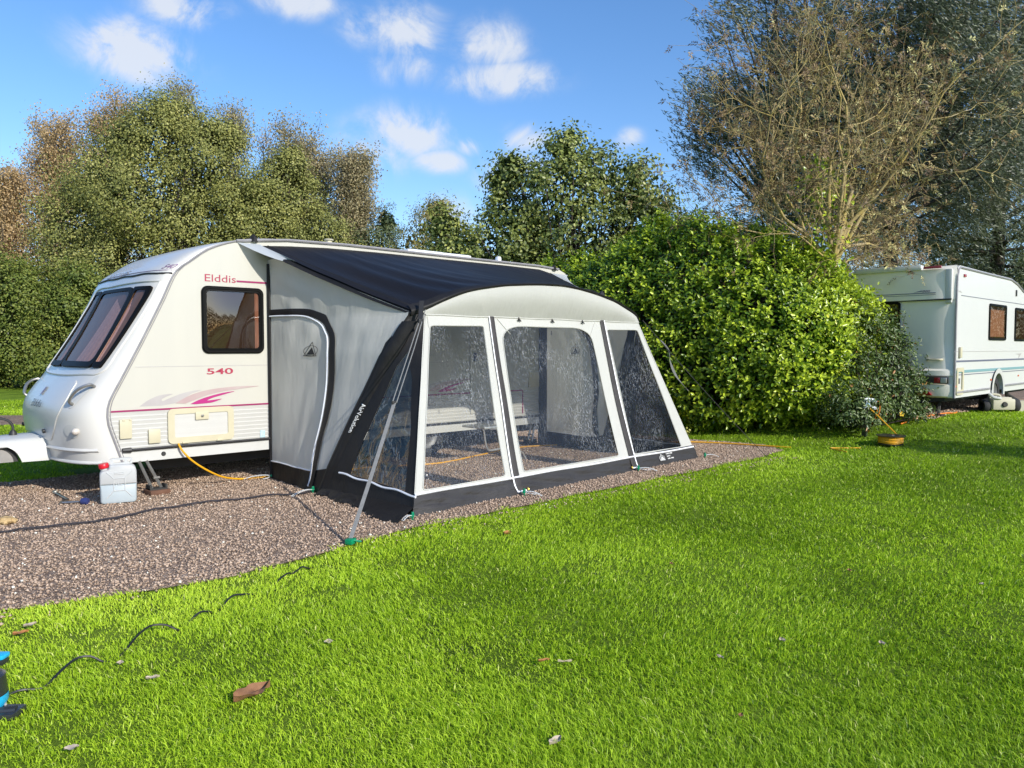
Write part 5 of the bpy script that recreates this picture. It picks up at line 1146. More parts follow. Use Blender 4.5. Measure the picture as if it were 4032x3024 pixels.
def curve_segs(a,b,r0,r1,bend=.15,k=5,rs=None):
    a=np.array(a,float);b=np.array(b,float); L=np.linalg.norm(b-a); o=(RG.random(3)-.5)*2*bend*L; o[2]=abs(o[2])*.6
    pts=[a*(1-t)+b*t+o*4*t*(1-t)*.5 for t in np.linspace(0,1,k+1)]
    return [list(pts[i])+list(pts[i+1])+[r0+(r1-r0)*i/k,r0+(r1-r0)*(i+1)/k] for i in range(k)]
def crown(base,lobes,nclus,per,rc,L,Wd,inner=.0,flat=.75,updir=.35,shell=(.78,1.04),down=0.):
    """clusters of leaves spread over the outside of overlapping ellipsoids. lobes: (cx,cy,cz,rx,ry,rz) about base"""
    lob=np.array(lobes,float); area=(lob[:,3]*lob[:,4]*lob[:,5])**(2/3); cs=[];ns=[]
    for k,l in enumerate(lob):
        m=int(nclus*area[k]/area.sum()*1.35)+3; d=rnd_unit(m); rr=shell[0]+(shell[1]-shell[0])*RG.random(m)**.7
        p=l[:3]+d*l[3:6]*rr[:,None]; keep=np.ones(m,bool)
        for j,q in enumerate(lob):
            if j!=k: keep&=(((p-q[:3])/q[3:6])**2).sum(1)>.5
        cs.append(p[keep]); ns.append(unit(d[keep]/l[3:6]))
    c=np.concatenate(cs);nn=np.concatenate(ns); keep=c[:,2]>.15; c=c[keep];nn=nn[keep]
    m=len(c); rcs=rc*(.55+.9*RG.random(m)); cv=RG.random(m)
    idx=np.repeat(np.arange(m),per); idx=idx[RG.random(len(idx))<.5+.5*RG.random(m)[idx]]; n=len(idx)
    off=RG.normal(size=(n,3))*np.array([1,1,flat])*.5; off/=np.maximum(1,np.linalg.norm(off,axis=1,keepdims=True)/1.15)
    P=c[idx]+off*rcs[idx][:,None]
    out=unit(nn[idx]*.85+off*1.3+np.array([0,0,updir*1.2])+RG.normal(size=(n,3))*.33)
    A=unit(RG.normal(size=(n,3))+nn[idx]*.5+np.array([0,0,-.35-down]))
    A=unit(A-out*(A*out).sum(1,keepdims=True)*.6)
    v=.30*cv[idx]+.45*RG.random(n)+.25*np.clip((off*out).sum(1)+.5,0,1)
    Ls=L*(.65+.7*RG.random(n)); Ws=Wd*(.65+.7*RG.random(n))
    return P+np.array(base),A,out,Ls,Ws,np.clip(v,0,1),c+np.array(base),nn
m_barkg=mat('grey_bark',(.17,.145,.11),.9,(.09,.075,.055),6,.6,stretch=(4,4,1),bump=.6,bscale=18)
m_barkd=mat('dark_bark',(.07,.055,.042),.9,(.035,.028,.022),6,.6,stretch=(4,4,1),bump=.6,bscale=18)
m_barky=mat('lichen_bark',(.33,.265,.155),.9,(.42,.32,.09),5,.4,bump=.5,bscale=30)
KT=1.55
def tree(name,label,cat,base,lobes,nclus,per,rc,L,Wd,mm,bark=m_barkd,tr=.16,limbs=60,group=None,stems=1,six=False,twig=.0,core=0,**kw):
    x,y=base; b=(x,y,gz(x,y)); t=thing(name,label,cat,b,group)
    P,A,O,Ls,Ws,v,c,nn=crown(b,lobes,nclus,per,rc,L,Wd,**kw)
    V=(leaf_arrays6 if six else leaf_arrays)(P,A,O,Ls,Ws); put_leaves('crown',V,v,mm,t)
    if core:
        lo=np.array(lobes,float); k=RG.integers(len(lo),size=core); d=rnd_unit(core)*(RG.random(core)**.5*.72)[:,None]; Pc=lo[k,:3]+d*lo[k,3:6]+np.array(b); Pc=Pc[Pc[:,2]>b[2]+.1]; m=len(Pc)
        put_leaves('inner_foliage',leaf_arrays(Pc,rnd_unit(m),rnd_unit(m),L*2.6*(.7+.6*RG.random(m)),Wd*2.6*(.7+.6*RG.random(m))),.22*RG.random(m),mm,t)  # big leaves coloured dark to paint the crown's shaded depth
    S=[]; zc=[l[2] for l in lobes]; zt=max(zc); cz=sorted(zc)[len(zc)//2]
    for s in range(stems):
        o=np.array([(RG.random()-.5)*.5*(stems>1),(RG.random()-.5)*.5*(stems>1),0]); lb=lobes[int(RG.integers(len(lobes)))] if stems>1 else max(lobes,key=lambda l:l[2])
        S+=curve_segs(np.array(b)+o-[0,0,.1],np.array(b)+np.array(lb[:3])*[.75,.75,1.0],tr/(stems**.4),tr*.25,.08,8)
    if len(c):
        for k in RG.choice(len(c),min(limbs,len(c)),replace=False):
            tip=c[k]; f=.25+.45*RG.random(); st=np.array(b)+np.array([(tip[0]-b[0])*.18,(tip[1]-b[1])*.18,(tip[2]-b[2])*f]); S+=curve_segs(st,tip,tr*.32*(.5+.6*RG.random()),.012+twig,.16,5)
    segs_mesh('trunk',S,bark,t); return t
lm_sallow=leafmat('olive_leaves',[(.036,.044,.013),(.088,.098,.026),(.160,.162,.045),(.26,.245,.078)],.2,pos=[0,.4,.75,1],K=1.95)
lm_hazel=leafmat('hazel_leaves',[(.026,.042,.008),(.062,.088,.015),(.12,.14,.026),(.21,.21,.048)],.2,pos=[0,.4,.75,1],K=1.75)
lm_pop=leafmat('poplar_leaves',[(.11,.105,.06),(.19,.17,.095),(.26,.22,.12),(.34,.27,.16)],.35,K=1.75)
lm_brn=leafmat('brown_autumn_leaves',[(.15,.115,.06),(.25,.185,.095),(.33,.235,.12),(.40,.30,.17)],.35,K=1.85)
lm_pine=leafmat('dark_pine_needles',[(.018,.032,.014),(.04,.06,.026),(.075,.095,.04),(.15,.16,.06)],.15,K=1.7)
lm_yel=leafmat('yellow_green_leaves',[(.07,.08,.014),(.16,.165,.025),(.27,.255,.04),(.36,.31,.06)],.35,K=1.7)
lm_ald=leafmat('alder_leaves',[(.020,.032,.009),(.054,.070,.017),(.12,.135,.032),(.22,.22,.065)],.25,rough=.4,spec=.5,pos=[0,.45,.8,1],K=2.6)
lm_wil=leafmat('willow_leaves',[(.026,.034,.022),(.062,.076,.048),(.125,.14,.09),(.26,.275,.19)],.22,rough=.4,spec=.45,pos=[0,.45,.82,1],K=1.75)
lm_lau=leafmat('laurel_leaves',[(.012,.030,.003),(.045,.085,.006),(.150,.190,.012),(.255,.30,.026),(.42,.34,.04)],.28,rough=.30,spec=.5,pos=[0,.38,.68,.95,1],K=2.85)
lm_hyp=leafmat('dark_shrub_leaves',[(.016,.032,.008),(.040,.066,.016),(.085,.12,.030),(.15,.18,.06),(.28,.14,.05)],.22,rough=.38,spec=.5,pos=[0,.4,.75,.97,1],K=1.7)
lm_row=leafmat('dry_rowan_leaves',[(.050,.032,.018),(.105,.068,.034),(.19,.135,.062),(.30,.26,.11),(.42,.40,.18)],.25,pos=[0,.35,.65,.9,1],K=2.0)
# ---- trees beyond the far lawn on the left
GT='trees beyond the far lawn'
def lob(n,cx,cy,cz,R,Rz,r,rz,seed):
    g=np.random.default_rng(seed); out=[]
    for _ in range(n):
        d=g.normal(size=3); d/=np.linalg.norm(d); k=g.random()**.4
        out.append((cx+d[0]*R*k,cy+d[1]*R*k,max(rz*.5,cz+d[2]*Rz*k),r*(.7+.6*g.random()),r*(.7+.6*g.random()),rz*(.7+.6*g.random())))
    return out
big=[(0.0,0.0,9.4,1.84,1.84,2.2),(-1.63,1.48,8.2,1.75,1.75,1.7),(1.33,-1.26,8.7,1.75,1.66,1.9),(-2.52,2.29,6.2,1.84,1.84,1.8),(2.44,-2.22,6.4,1.84,1.84,1.9),(-0.74,-0.44,7.2,2.39,2.39,1.8),(0.89,-0.59,6.2,2.39,2.39,1.8),(-2.66,2.07,4.0,2.02,2.02,1.8),(2.52,-2.22,4.0,2.02,2.02,1.9),(-0.89,0.15,4.4,2.58,2.58,2.0),(0.89,-0.74,3.2,2.58,2.58,2.0),(0.37,0.15,10.9,1.2,1.2,1.0),(-1.11,0.96,9.9,1.2,1.2,0.9),(1.63,-1.33,10.2,1.1,1.1,0.9),(-2.15,1.92,7.6,1.2,1.2,1.0)]
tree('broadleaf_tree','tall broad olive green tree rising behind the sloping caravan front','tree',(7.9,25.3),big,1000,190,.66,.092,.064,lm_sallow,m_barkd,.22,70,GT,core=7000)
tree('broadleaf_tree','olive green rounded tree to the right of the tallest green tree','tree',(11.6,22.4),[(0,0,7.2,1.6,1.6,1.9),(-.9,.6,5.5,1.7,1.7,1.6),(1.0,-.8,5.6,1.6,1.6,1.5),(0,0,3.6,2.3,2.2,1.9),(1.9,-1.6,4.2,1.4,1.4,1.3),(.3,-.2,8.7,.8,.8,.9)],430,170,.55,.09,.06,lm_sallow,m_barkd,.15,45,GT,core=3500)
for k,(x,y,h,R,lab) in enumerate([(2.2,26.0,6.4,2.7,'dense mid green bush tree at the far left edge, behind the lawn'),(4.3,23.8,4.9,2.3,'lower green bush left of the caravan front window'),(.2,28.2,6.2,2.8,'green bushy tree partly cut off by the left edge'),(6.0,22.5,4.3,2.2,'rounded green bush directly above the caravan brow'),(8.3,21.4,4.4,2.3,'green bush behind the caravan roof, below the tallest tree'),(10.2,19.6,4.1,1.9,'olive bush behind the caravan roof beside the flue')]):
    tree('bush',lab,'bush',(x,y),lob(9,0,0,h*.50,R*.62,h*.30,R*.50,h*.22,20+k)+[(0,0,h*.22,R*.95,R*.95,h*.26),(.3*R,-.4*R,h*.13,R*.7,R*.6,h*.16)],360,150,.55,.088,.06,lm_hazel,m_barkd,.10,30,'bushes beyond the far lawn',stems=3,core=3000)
# sparse poplars and bare-topped willows behind
def poplar(x,y,h,R,mm,label,dens=1.,seed=0,bark=m_barkg,low=.2):
    g=np.random.default_rng(100+seed); b=(x,y,gz(x,y)); t=thing('poplar_tree',label,'tree',b,'thin poplars behind the green trees'); S=[]; tips=[]
    stems=4
    for s in range(stems):
        a=g.random()*6.28; top=np.array([x+math.cos(a)*R*.55*g.random(),y+math.sin(a)*R*.55*g.random(),b[2]+h*(.82+.18*g.random())]); st=np.array([x,y,b[2]]); S+=curve_segs(st,top,.09,.012,.05,8)
        for q in range(int(44*dens)+8):
            f=low+(1-low)*g.random()**.8; p=st+(top-st)*f; aa=g.random()*6.28; l=(R*.85*(1-.55*f))*(.4+.7*g.random()); e=p+np.array([math.cos(aa)*l,math.sin(aa)*l,l*(.9+.8*g.random())])
            if e[2]>b[2]+h: e[2]=b[2]+h-g.random()*.3
            S+=curve_segs(p,e,.02,.007,.08,4)
            for j in range(3):
                u=.35+.65*g.random(); c=p+(e-p)*u; tips.append(c); e2=c+np.array([g.normal()*.25,g.normal()*.25,.25+.4*g.random()]); S.append(list(c)+list(e2)+[.009,.005]); tips.append(e2)
    tips=np.array(tips); n=int(len(tips)*9*dens); i=g.integers(len(tips),size=n); P=tips[i]+g.normal(size=(n,3))*.23
    A=unit(g.normal(size=(n,3))+[0,0,-.4]); O=unit(g.normal(size=(n,3))+[0,-.4,.5])
    put_leaves('crown',leaf_arrays(P,A,O,.10*(.7+.6*g.random(n)),.08*(.7+.6*g.random(n))),np.clip(.5*g.random(len(tips))[i]+.5*g.random(n),0,1),mm,t)
    segs_mesh('trunk',S,bark,t,4)
for k,a in enumerate([(4.4,38.8,10.4,2.8,lm_brn,'orange brown half bare tree at the far left edge of the tree row',1.7),(6.6,38.3,13.4,2.9,lm_brn,'thin brown poplar, first tall one from the left',1.6),(9.4,37.1,14.6,2.4,lm_brn,'thin brownish poplar left of the broad green tree top',1.5),(12.2,34.6,15.2,1.9,lm_pop,'tall grey green poplar tip showing above the broad green tree',1.0),(13.6,31.9,14.9,1.9,lm_pop,'tall poplar on the right shoulder of the broad green tree',1.0),(14.6,29.4,12.7,1.0,lm_brn,'bare twiggy poplar top between the green trees',.35),(15.4,27.3,12.1,2.0,lm_pop,'sparse poplar with small leaves right of the bare twiggy top',1.8),(16.5,25.0,10.3,1.9,lm_pop,'sparse pointed poplar at the right end of the left tree row',1.7)]):
    poplar(*a[:6],dens=a[6],seed=k)
# ---- middle distance between caravan roof and alder
tree('pine_tree','small dark pine with a ragged top above the caravan roof','tree',(17.4,24.2),[(0,0,3.2,2.1,2.1,1.4),(.2,0,4.8,1.8,1.8,1.2),(-.2,0,6.2,1.35,1.35,1.0),(.5,-.4,7.3,.55,.55,.8),(-.6,.5,6.9,.5,.5,.8),(-1.0,.8,5.4,.6,.6,.5)],330,80,.45,.11,.05,lm_pine,m_barkd,.16,40,down=-.3,core=1500)
tree('broadleaf_tree','rounded olive and brown tree right of the small dark pine','tree',(20.6,23.8),[(0,0,6.2,1.9,1.9,2.4),(-1.3,1.1,5.2,1.5,1.5,2.0),(1.3,-1.2,5.2,1.5,1.5,2.1),(0,0,3.6,2.8,2.8,2.0),(2.4,-2.2,3.8,1.5,1.5,1.5),(.3,-.3,8.1,.7,.7,.8)],340,85,.5,.115,.07,leafmat('olive_brown_leaves',[(.06,.066,.02),(.13,.13,.04),(.21,.185,.065),(.29,.23,.10)],.3,K=1.5),m_barkd,.18,60,core=2500)
tree('bush','bright yellow green bush just above the caravan roof by the flue','bush',(11.2,15.2),[(0,0,3.5,1.0,1.0,1.1),(-.9,.9,3.1,.9,.9,1.0),(.9,-.9,3.2,1.0,1.0,1.1),(0,0,2.0,1.6,1.6,1.2)],260,110,.42,.085,.06,lm_yel,m_barkd,.08,30,stems=3,core=1500)
tree('bush','olive bush behind the caravan roof lights','bush',(12.7,13.3),[(0,0,3.3,1.4,1.4,1.2),(1.1,-1.1,3.2,1.2,1.2,1.15),(-.8,.8,2.9,1.0,1.0,1.0),(0,0,1.9,1.9,1.9,1.3)],290,110,.42,.085,.06,lm_sallow,m_barkd,.08,30,stems=3,core=1500)
tree('bush','dark olive bush behind the rear end of the caravan roof','bush',(11.4,9.4),[(0,0,2.8,1.1,1.1,1.1),(.7,-1.0,2.6,1.0,1.0,1.1),(-.6,.8,2.7,.9,.9,1.0),(0,0,1.7,1.5,1.7,1.2)],250,90,.40,.09,.06,lm_ald,m_barkd,.08,30,stems=3,core=1500)
# ---- alder
ald=[(-.3,.2,4.7,1.0,1.0,.9),(-.9,.9,4.3,.75,.75,.55),(-1.0,1.0,5.35,.33,.33,.40),(-1.15,1.15,5.05,.3,.3,.3),(-.15,.1,5.75,.42,.42,.5),(.5,-.4,5.15,.75,.75,.65),(1.1,-1.0,4.9,.55,.55,.7),(1.3,-1.3,4.1,.8,.8,.8),(.2,-.1,3.7,1.3,1.2,.9),(-1.2,1.2,3.5,1.0,1.0,.75),(-1.9,1.9,3.2,.7,.7,.6),(-2.1,2.1,4.0,.38,.38,.4),(-.6,.7,2.6,1.5,1.4,.9),(1.1,-.9,2.8,1.2,1.2,.9)]
tree('alder_tree','dark leafed alder with uneven upright tops standing between the caravan rear and the tall hedge','tree',(9.5,4.0),ald,560,74,.34,.078,.058,lm_ald,m_barkd,.10,120,six=True,stems=4,core=1500)
tree('grey_willow','pale grey green small tree peeping over the hedge top','tree',(21.2,9.4),[(0,0,5.2,1.2,1.2,1.2),(-1,1,4.6,1.0,1.0,1.0),(1,-1,4.6,1.0,1.0,1.0)],150,50,.45,.14,.05,leafmat('pale_grey_leaves',[(.10,.10,.08),(.18,.18,.145),(.27,.265,.21)],.3,K=1.5),m_barkg,.12,40)
# ---- wind-blown willows at the right
def willow(x,y,h,R,label,ns,seed,zlo=2.5):
    g=np.random.default_rng(seed); b=(x,y,gz(x,y)); t=thing('willow_tree',label,'tree',b,'windblown silvery willows'); S=[]
    S+=curve_segs(np.array(b)-[0,0,.1],np.array(b)+[.2,0,h*.8],.32,.06,.05,10)
    wind=np.array([.78,-.60,-.10]); hubs=[]
    nh=60
    for k in range(nh):
        d=g.normal(size=3); d/=np.linalg.norm(d); rr=g.random()**.42
        c=np.array([x+d[0]*R*rr,y+d[1]*R*rr,zlo+(h-zlo)*(.5+.5*d[2]*rr)]); hubs.append(c); f=.2+.5*(c[2]-b[2])/h
        S+=curve_segs(np.array([x,y,b[2]+h*f*.8]),c,.07,.015,.12,6)
    hubs=np.array(hubs); n=ns; i=g.integers(nh,size=n)
    st=hubs[i]+g.normal(size=(n,3))*np.array([.75,.75,.62])*R*.21; sv=g.random(n)
    d=unit(wind*.8+g.normal(size=(n,3))*.30+np.array([0,0,-.30])); Ln=.45+.7*g.random(n)
    m=15; idx=np.repeat(np.arange(n),m); u=np.tile(np.linspace(.0,1,m),n)+g.normal(size=n*m)*.03
    P=st[idx]+d[idx]*(u*Ln[idx])[:,None]+np.array([0,0,-.22])*(u**2*Ln[idx])[:,None]+g.normal(size=(n*m,3))*.035
    A=unit(d[idx]*.9+g.normal(size=(n*m,3))*.42+wind*.3+np.array([0,0,-.15])*u[:,None]); O=unit(g.normal(size=(n*m,3))+np.array([0,-.3,.5]))
    put_leaves('crown',leaf_arrays(P,A,O,.17*(.7+.6*g.random(n*m)),.034*(.7+.6*g.random(n*m))),np.clip(.35*sv[idx]+.65*g.random(n*m),0,1),lm_wil,t)
    segs_mesh('trunk',S,m_barkd,t,5)
willow(21.4,5.4,15.6,3.05,'silvery green willow leaning behind the bare rowan, left half of the windblown mass',5200,1,3.6)
willow(22.6,1.6,16.4,4.1,'tall windblown willow behind the rowan crown and the parked caravan',7600,2,3.4)
willow(28.6,.2,17.0,3.8,'windblown willow cut off by the right edge of the photo',5800,3,2.6)
tree('pine_tree','dark evergreen tree low behind the parked caravan roof at the right edge','tree',(39,3.2),lob(8,0,0,4.2,1.8,2.4,1.5,1.3,61)+[(0,0,2,3.0,3.0,1.8)],260,50,.7,.22,.09,lm_pine,m_barkd,.2,30,'evergreens behind the parked caravan')
tree('pine_tree','second dark evergreen cut off by the right edge, behind the parked caravan','tree',(44,1.0),lob(8,0,0,4.2,2.2,2.2,1.7,1.3,62)+[(0,0,2,3.4,3.4,1.8)],260,50,.7,.22,.09,lm_pine,m_barkd,.2,30,'evergreens behind the parked caravan')
tree('shadow_tree','unseen slim tree beyond the right edge, added to cast a shadow across the grass','tree',(7.9,-9.6),[(0,0,2.5,.35,.3,.5),(.1,0,1.9,.25,.25,.4)],60,40,.16,.07,.045,lm_sallow,m_barkg,.06,0)  # out of view; added to throw the shadow strip on the lawn
# far wood closing the horizon
def wood():
    P=[];A=[];O=[]
    n=110000; a=RG.random(n)*2*PI; r=52+7*RG.random(n)
    top=3.6+2.2*vnoise(a*40,a*0,1.0,9)+1.5*vnoise(a*160,a*0,1.0,10); z=.2+top*RG.random(n)**.8
    P=np.stack([CAM.x+r*np.cos(a),CAM.y+r*np.sin(a),z],1)
    V=leaf_arrays(P,rnd_unit(n),rnd_unit(n),.42*(.6+.7*RG.random(n)),.26*(.6+.7*RG.random(n)))
    o=put_leaves('far_woodland',V,RG.random(n),lm_hazel,None); tag(o,'far line of woodland along the horizon','woodland',kind='stuff')
wood()
# ---- laurel hedge
def laurel():
    b=(8.2,.6,0); t=thing('laurel_hedge','tall glossy bright green laurel hedge to the right of the awning','hedge',b)
    n=9500
    # superellipsoid shell, long in Y, its near right corner catching the sun
    def surf(n):
        d=rnd_unit(n); k=(np.abs(d)**3.4).sum(1)**(-1/3.4); return d*k[:,None]
    d=surf(n*3)
    p=d*np.array([1.75,4.1,1.74])
    nn=unit(np.sign(d)*np.abs(d)**2.2/np.array([1.75,4.1,1.74]))
    # skew: the near end leans out to the right
    p[:,0]+=.0+np.clip(-(p[:,1]+.6),0,4)*.13
    p[:,2]+=1.70
    P=p+np.array([8.15,1.15,0])
    q=np.array([noise.noise(Vector(a*.9)) for a in P]); q2=np.array([noise.noise(Vector(a*2.3+np.array([5,5,5]))) for a in P])
    P=P+nn*(.22*q+.14*q2)[:,None]; P[:,2]+=np.where(p[:,2]>2.9,.25*q2+.18*q,0)-(np.clip(P[:,1]-.3,0,9)*.24+np.clip(-P[:,1]-1.1,0,3)*.30)*np.clip(p[:,2]/3.2,0,1)
    cam=unit(np.array(CAM)[None]-P); vis=((cam*nn).sum(1)>-.25)|(nn[:,2]>.4)
    keep=(P[:,2]>.02)&vis; P=P[keep];nn=nn[keep]; sel=RG.permutation(len(P))[:n]; P=P[sel];nn=nn[sel]
    n=len(P); m=9
    sd=unit(nn*.75+np.array([0,-.10,.65])+RG.normal(size=(n,3))*.38); Ln=.14+.20*RG.random(n)**2; tone=RG.random(n)
    long=RG.random(n)>.90; Ln=np.where(long,Ln+.20,Ln)
    idx=np.repeat(np.arange(n),m); u=np.tile(np.arange(m)/(m-1),n)
    B=P[idx]+sd[idx]*((u-.35)*Ln[idx])[:,None]+RG.normal(size=(n*m,3))*.015
    side=unit(np.cross(sd,np.array([[0,0,1.]])))[idx]; ang=np.tile(np.arange(m)*2.4,n)+RG.random(n)[idx]*6.28
    w=np.cross(sd[idx],side); radial=side*np.cos(ang)[:,None]+w*np.sin(ang)[:,None]
    A=unit(radial*.9+sd[idx]*(.25+.6*u)[:,None]+RG.normal(size=(n*m,3))*.2+np.array([0,0,-.12])); O=unit(sd[idx]*1.0+nn[idx]*.5+RG.normal(size=(n*m,3))*.25)
    L=(.098*(.7+.5*RG.random(n*m)))*(1-.25*u); Wd=L*.50
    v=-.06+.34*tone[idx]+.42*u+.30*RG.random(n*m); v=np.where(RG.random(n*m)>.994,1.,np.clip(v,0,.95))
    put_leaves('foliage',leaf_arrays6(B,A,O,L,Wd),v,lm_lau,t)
    # inner leaves coloured darker, painting the shade inside the hedge
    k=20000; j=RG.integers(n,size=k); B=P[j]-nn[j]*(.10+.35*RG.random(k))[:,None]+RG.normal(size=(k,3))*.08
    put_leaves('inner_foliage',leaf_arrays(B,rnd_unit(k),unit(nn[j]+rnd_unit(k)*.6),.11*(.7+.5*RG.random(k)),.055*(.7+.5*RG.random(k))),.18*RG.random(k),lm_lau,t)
    S=[]
    for j in RG.choice(n,160,replace=False): S+=curve_segs([8.35,P[j][1]*.12+.6,.02],P[j],.02,.006,.12,4)
    segs_mesh('trunk',S,m_barkd,t)
    mb=MB(); blob(mb,(8.35,1.35,1.35),(1.25,3.45,1.5),2,30,1.0); mb.build('shade_core',mat('dark_shade_core',(.010,.014,.006),.95,(.022,.024,.012),14,.5),t)  # solid blob, no twigs; near-black colour paints the hedge's inner shade
laurel()
# ---- dark flowering shrub in front of the second caravan
def shrub():
    b=(8.75,-3.0,gz(8.75,0)); t=thing('flowering_shrub','dark green bushy shrub with a few yellow flowers beside the parked caravan','shrub',b)
    lb=[(0,.1,.75,.75,.60,.78),(-.55,-.05,.55,.60,.45,.60),(.55,-.25,.50,.50,.42,.60),(.25,.0,1.35,.55,.5,.55),(-.25,.35,1.65,.50,.45,.42),(.62,-.30,.95,.36,.34,.42),(-.75,-.1,.25,.5,.35,.35),(.75,-.42,.20,.42,.30,.30),(-.05,.45,1.2,.6,.5,.7)]
    P,A,O,Ls,Ws,v,c,nn=crown(b,lb,900,34,.17,.062,.026,shell=(.6,1.06),updir=.5)
    v=np.where(RG.random(len(v))>.985,1,v*.93)
    put_leaves('foliage',leaf_arrays6(P,A,O,Ls,Ws),v,lm_hyp,t)
    S=[]
    for j in RG.choice(len(c),170,replace=False): S+=curve_segs([b[0]+(c[j][0]-b[0])*.2,b[1]+(c[j][1]-b[1])*.2,b[2]],c[j]+nn[j]*.12,.012,.004,.12,5)
    segs_mesh('trunk',S,m_barkd,t)
    m_pet=mat('yellow_petals',(.85,.58,.01),.5,trans=.25); m_cen=mat('orange_stamens',(.75,.35,.01),.6)
    for p in ((9.22,-3.30,1.62),(8.15,-3.36,.72),(8.96,-3.52,.42),(7.9,-2.95,1.12)):
        p=Vector(p); mb=MB(); nrm=Vector((-.6,-.7,.35)).normalized(); u=nrm.orthogonal().normalized(); w=nrm.cross(u)
        for k in range(5):
            a=2*PI*k/5; d=u*math.cos(a)+w*math.sin(a); s=nrm.cross(d); mb.add([p,p+d*.022+s*.017+nrm*.006,p+d*.042+s*.008+nrm*.010,p+d*.042-s*.010+nrm*.010,p+d*.022-s*.016+nrm*.006],[(0,1,2,3,4)])
        fl=mb.build('flower',m_pet,t); mb=MB(); mb.lathe([(.010,0),(.011,.008),(.0,.014)],p,nrm,8); mb.build('stamens',m_cen,fl)
shrub()
tree('low_plant','patch of pale yellowish leaves at the foot of the hedge beside the awning corner','plant',(6.25,-1.25),[(0,0,.08,.28,.16,.10),(.25,-.45,.07,.2,.16,.09)],60,16,.07,.05,.03,leafmat('pale_yellow_leaves',[(.14,.16,.03),(.32,.33,.08),(.48,.46,.16)],.3,K=1.4),m_barkd,.01,0)
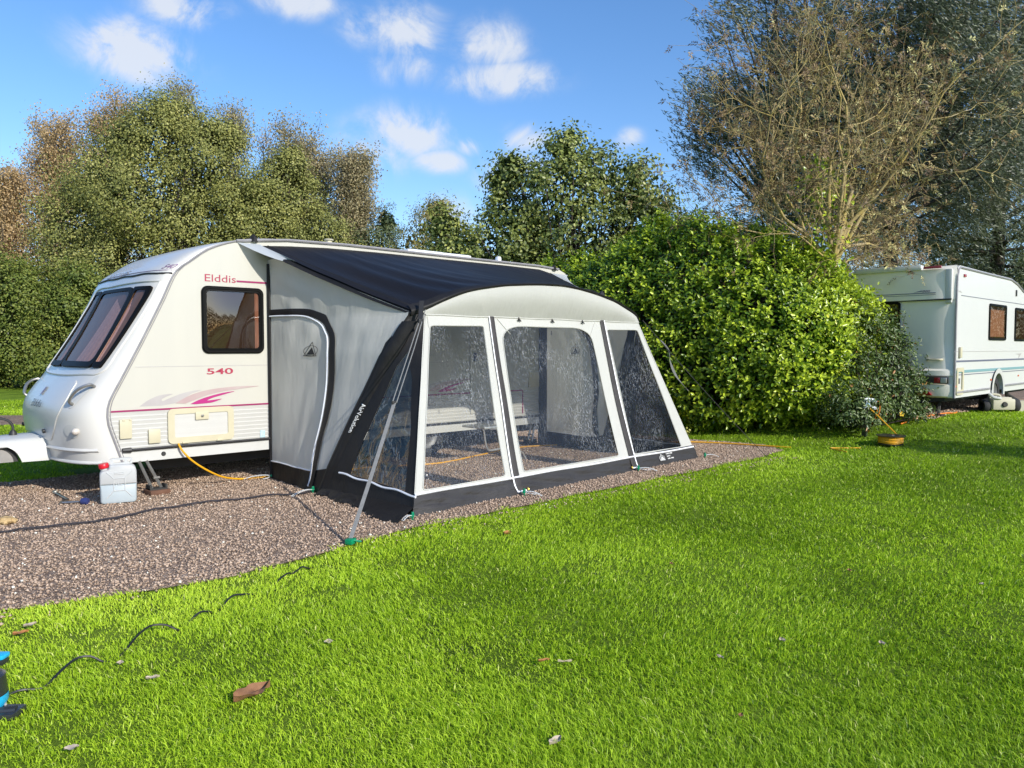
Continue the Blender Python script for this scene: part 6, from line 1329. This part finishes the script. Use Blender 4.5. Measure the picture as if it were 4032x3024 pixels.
# ---- rowan: many ascending lichen-yellow limbs, few dry leaves
def rowan():
    g=np.random.default_rng(5); x,y=8.95,-2.35; b=np.array([x,y,gz(x,y)]); t=thing('rowan_tree','nearly bare rowan tree with yellowish lichen limbs and dry brown leaves rising behind the hedge','tree',tuple(b)); S=[];tips=[]; 
    def grow(p,d,L,r,depth,up):
        k=4; q=p.copy(); dd=d.copy(); pts=[q.copy()]
        for i in range(k):
            dd=dd+g.normal(size=3)*.24+np.array([0,0,up*.06]); dd/=np.linalg.norm(dd); q2=q+dd*L/k
            if q2[0]>9.6 and q2[1]<-3.6 and q2[2]+(q2[1]+4)/1.95<3.0: return
            r0=r*(1-.55*i/k); r1=r*(1-.55*(i+1)/k)
            S.append(list(q)+list(q2)+[r0,r1]); q=q2; pts.append(q.copy())
            if depth>0 and i>=(1 if depth<3 else 0):
                for _ in range(2 if depth<=2 else 1):
                    if g.random()<.64:
                        n=g.normal(size=3); n-=dd*(n@dd); n/=np.linalg.norm(n); a=.65+.55*g.random(); nd=dd*math.cos(a)+n*math.sin(a); nd[2]+=.06; nd/=np.linalg.norm(nd)
                        grow(q,nd,L*(.50+.25*g.random()),max(.0042,r1*.58),depth-1,up)
        if depth>0: grow(q,dd,L*.62,max(.0036,r*.42),depth-1,up)
        if depth<=1: tips.append((q.copy(),dd.copy())); 
        if depth==0: tips.append((pts[2],dd.copy()))
    # main trunk then a whorl of limbs
    fork=b+np.array([.02,-.02,2.55]); S.append(list(b-[0,0,.1])+list(b+[.03,0,1.2])+[.085,.07]); S.append(list(b+[.03,0,1.2])+list(fork)+[.07,.062])
    rt=np.array([.7236,-.6902,0]); fw=np.array([.69,.7236,0])
    for (lr,lf,lz,L,r) in ((-.10,.05,1.0,2.2,.05),(.10,.1,1.0,2.1,.046),(-.35,-.15,1.0,2.0,.040),(.42,.1,1.0,2.0,.042),(-.85,.1,.85,2.1,.036),(.95,.45,.75,1.9,.036),(-1.25,-.1,.62,1.9,.030),(1.3,.75,.42,1.7,.030),(1.1,.9,.16,1.4,.024),(.0,.1,1.3,2.9,.046),(-.22,.1,1.25,2.8,.042),(.25,-.1,1.25,2.7,.042),(-.55,.0,1.1,2.5,.038),(.6,.1,1.1,2.4,.036),(-.6,.5,.9,1.9,.034),(.5,.6,.9,1.8,.034),(.1,-.6,.95,1.8,.034),(-1.1,-.5,.35,1.5,.022),(.8,.7,-.02,1.0,.02)):
        d=rt*lr+fw*lf+np.array([0,0,lz]); d/=np.linalg.norm(d); grow(fork+np.array([0,0,g.random()*.35-.1]),d,L,r,3,1 if lz>.3 else .4)
    segs_mesh('trunk',S,m_barky,t,5)
    T=np.array([a for a,_ in tips]);D=np.array([d for _,d in tips])
    # pinnate leaves: rachis with paired narrow leaflets, some clusters full, most sparse
    i=g.choice(len(T),min(len(T),9000),replace=False); m=11; n=len(i)
    rd=unit(D[i]*.4+g.normal(size=(n,3))*.6+np.array([0,0,-.35])); Lr=.10+.08*g.random(n); tone=g.random(n)**1.25
    left=np.clip((-(T[i]-b)@rt+1.2)/3,0,1)
    tone=tone*(1-.35*left)
    idx=np.repeat(np.arange(n),m); k=np.tile(np.arange(m),n); u=(k//2+.6)/6; sg=np.where(k%2==0,1,-1)
    sd=unit(np.cross(rd,g.normal(size=(n,3))))[idx]
    P=T[i][idx]+rd[idx]*(u*Lr[idx])[:,None]+np.array([0,0,-.03])*(u**2)[:,None]
    A=unit(sd*sg[:,None]+rd[idx]*.55+g.normal(size=(n*m,3))*.18); O=unit(np.cross(rd[idx],sd)+g.normal(size=(n*m,3))*.25)
    keep=g.random(n*m)<.85
    put_leaves('leaves',leaf_arrays(P[keep],A[keep],O[keep],  .058*(.7+.5*g.random(keep.sum())),.019*(.8+.4*g.random(keep.sum())),.2),np.clip(tone[idx]+.15*g.normal(size=n*m),0,1)[keep],lm_row,t)
    # green climber on the trunks
    n=700; z=2.3+2.4*g.random(n)**1.4; P=np.stack([x+g.normal(size=n)*.20-.10*z*.3,y+g.normal(size=n)*.20+.10*z*.3,z],1)
    put_leaves('climber_leaves',leaf_arrays6(P,unit(g.normal(size=(n,3))+[0,0,-.4]),unit(g.normal(size=(n,3))+[-.4,-.8,.6]),.085*(.6+.6*g.random(n)),.065*(.6+.6*g.random(n))),.35+.55*g.random(n),lm_lau,t)
rowan()
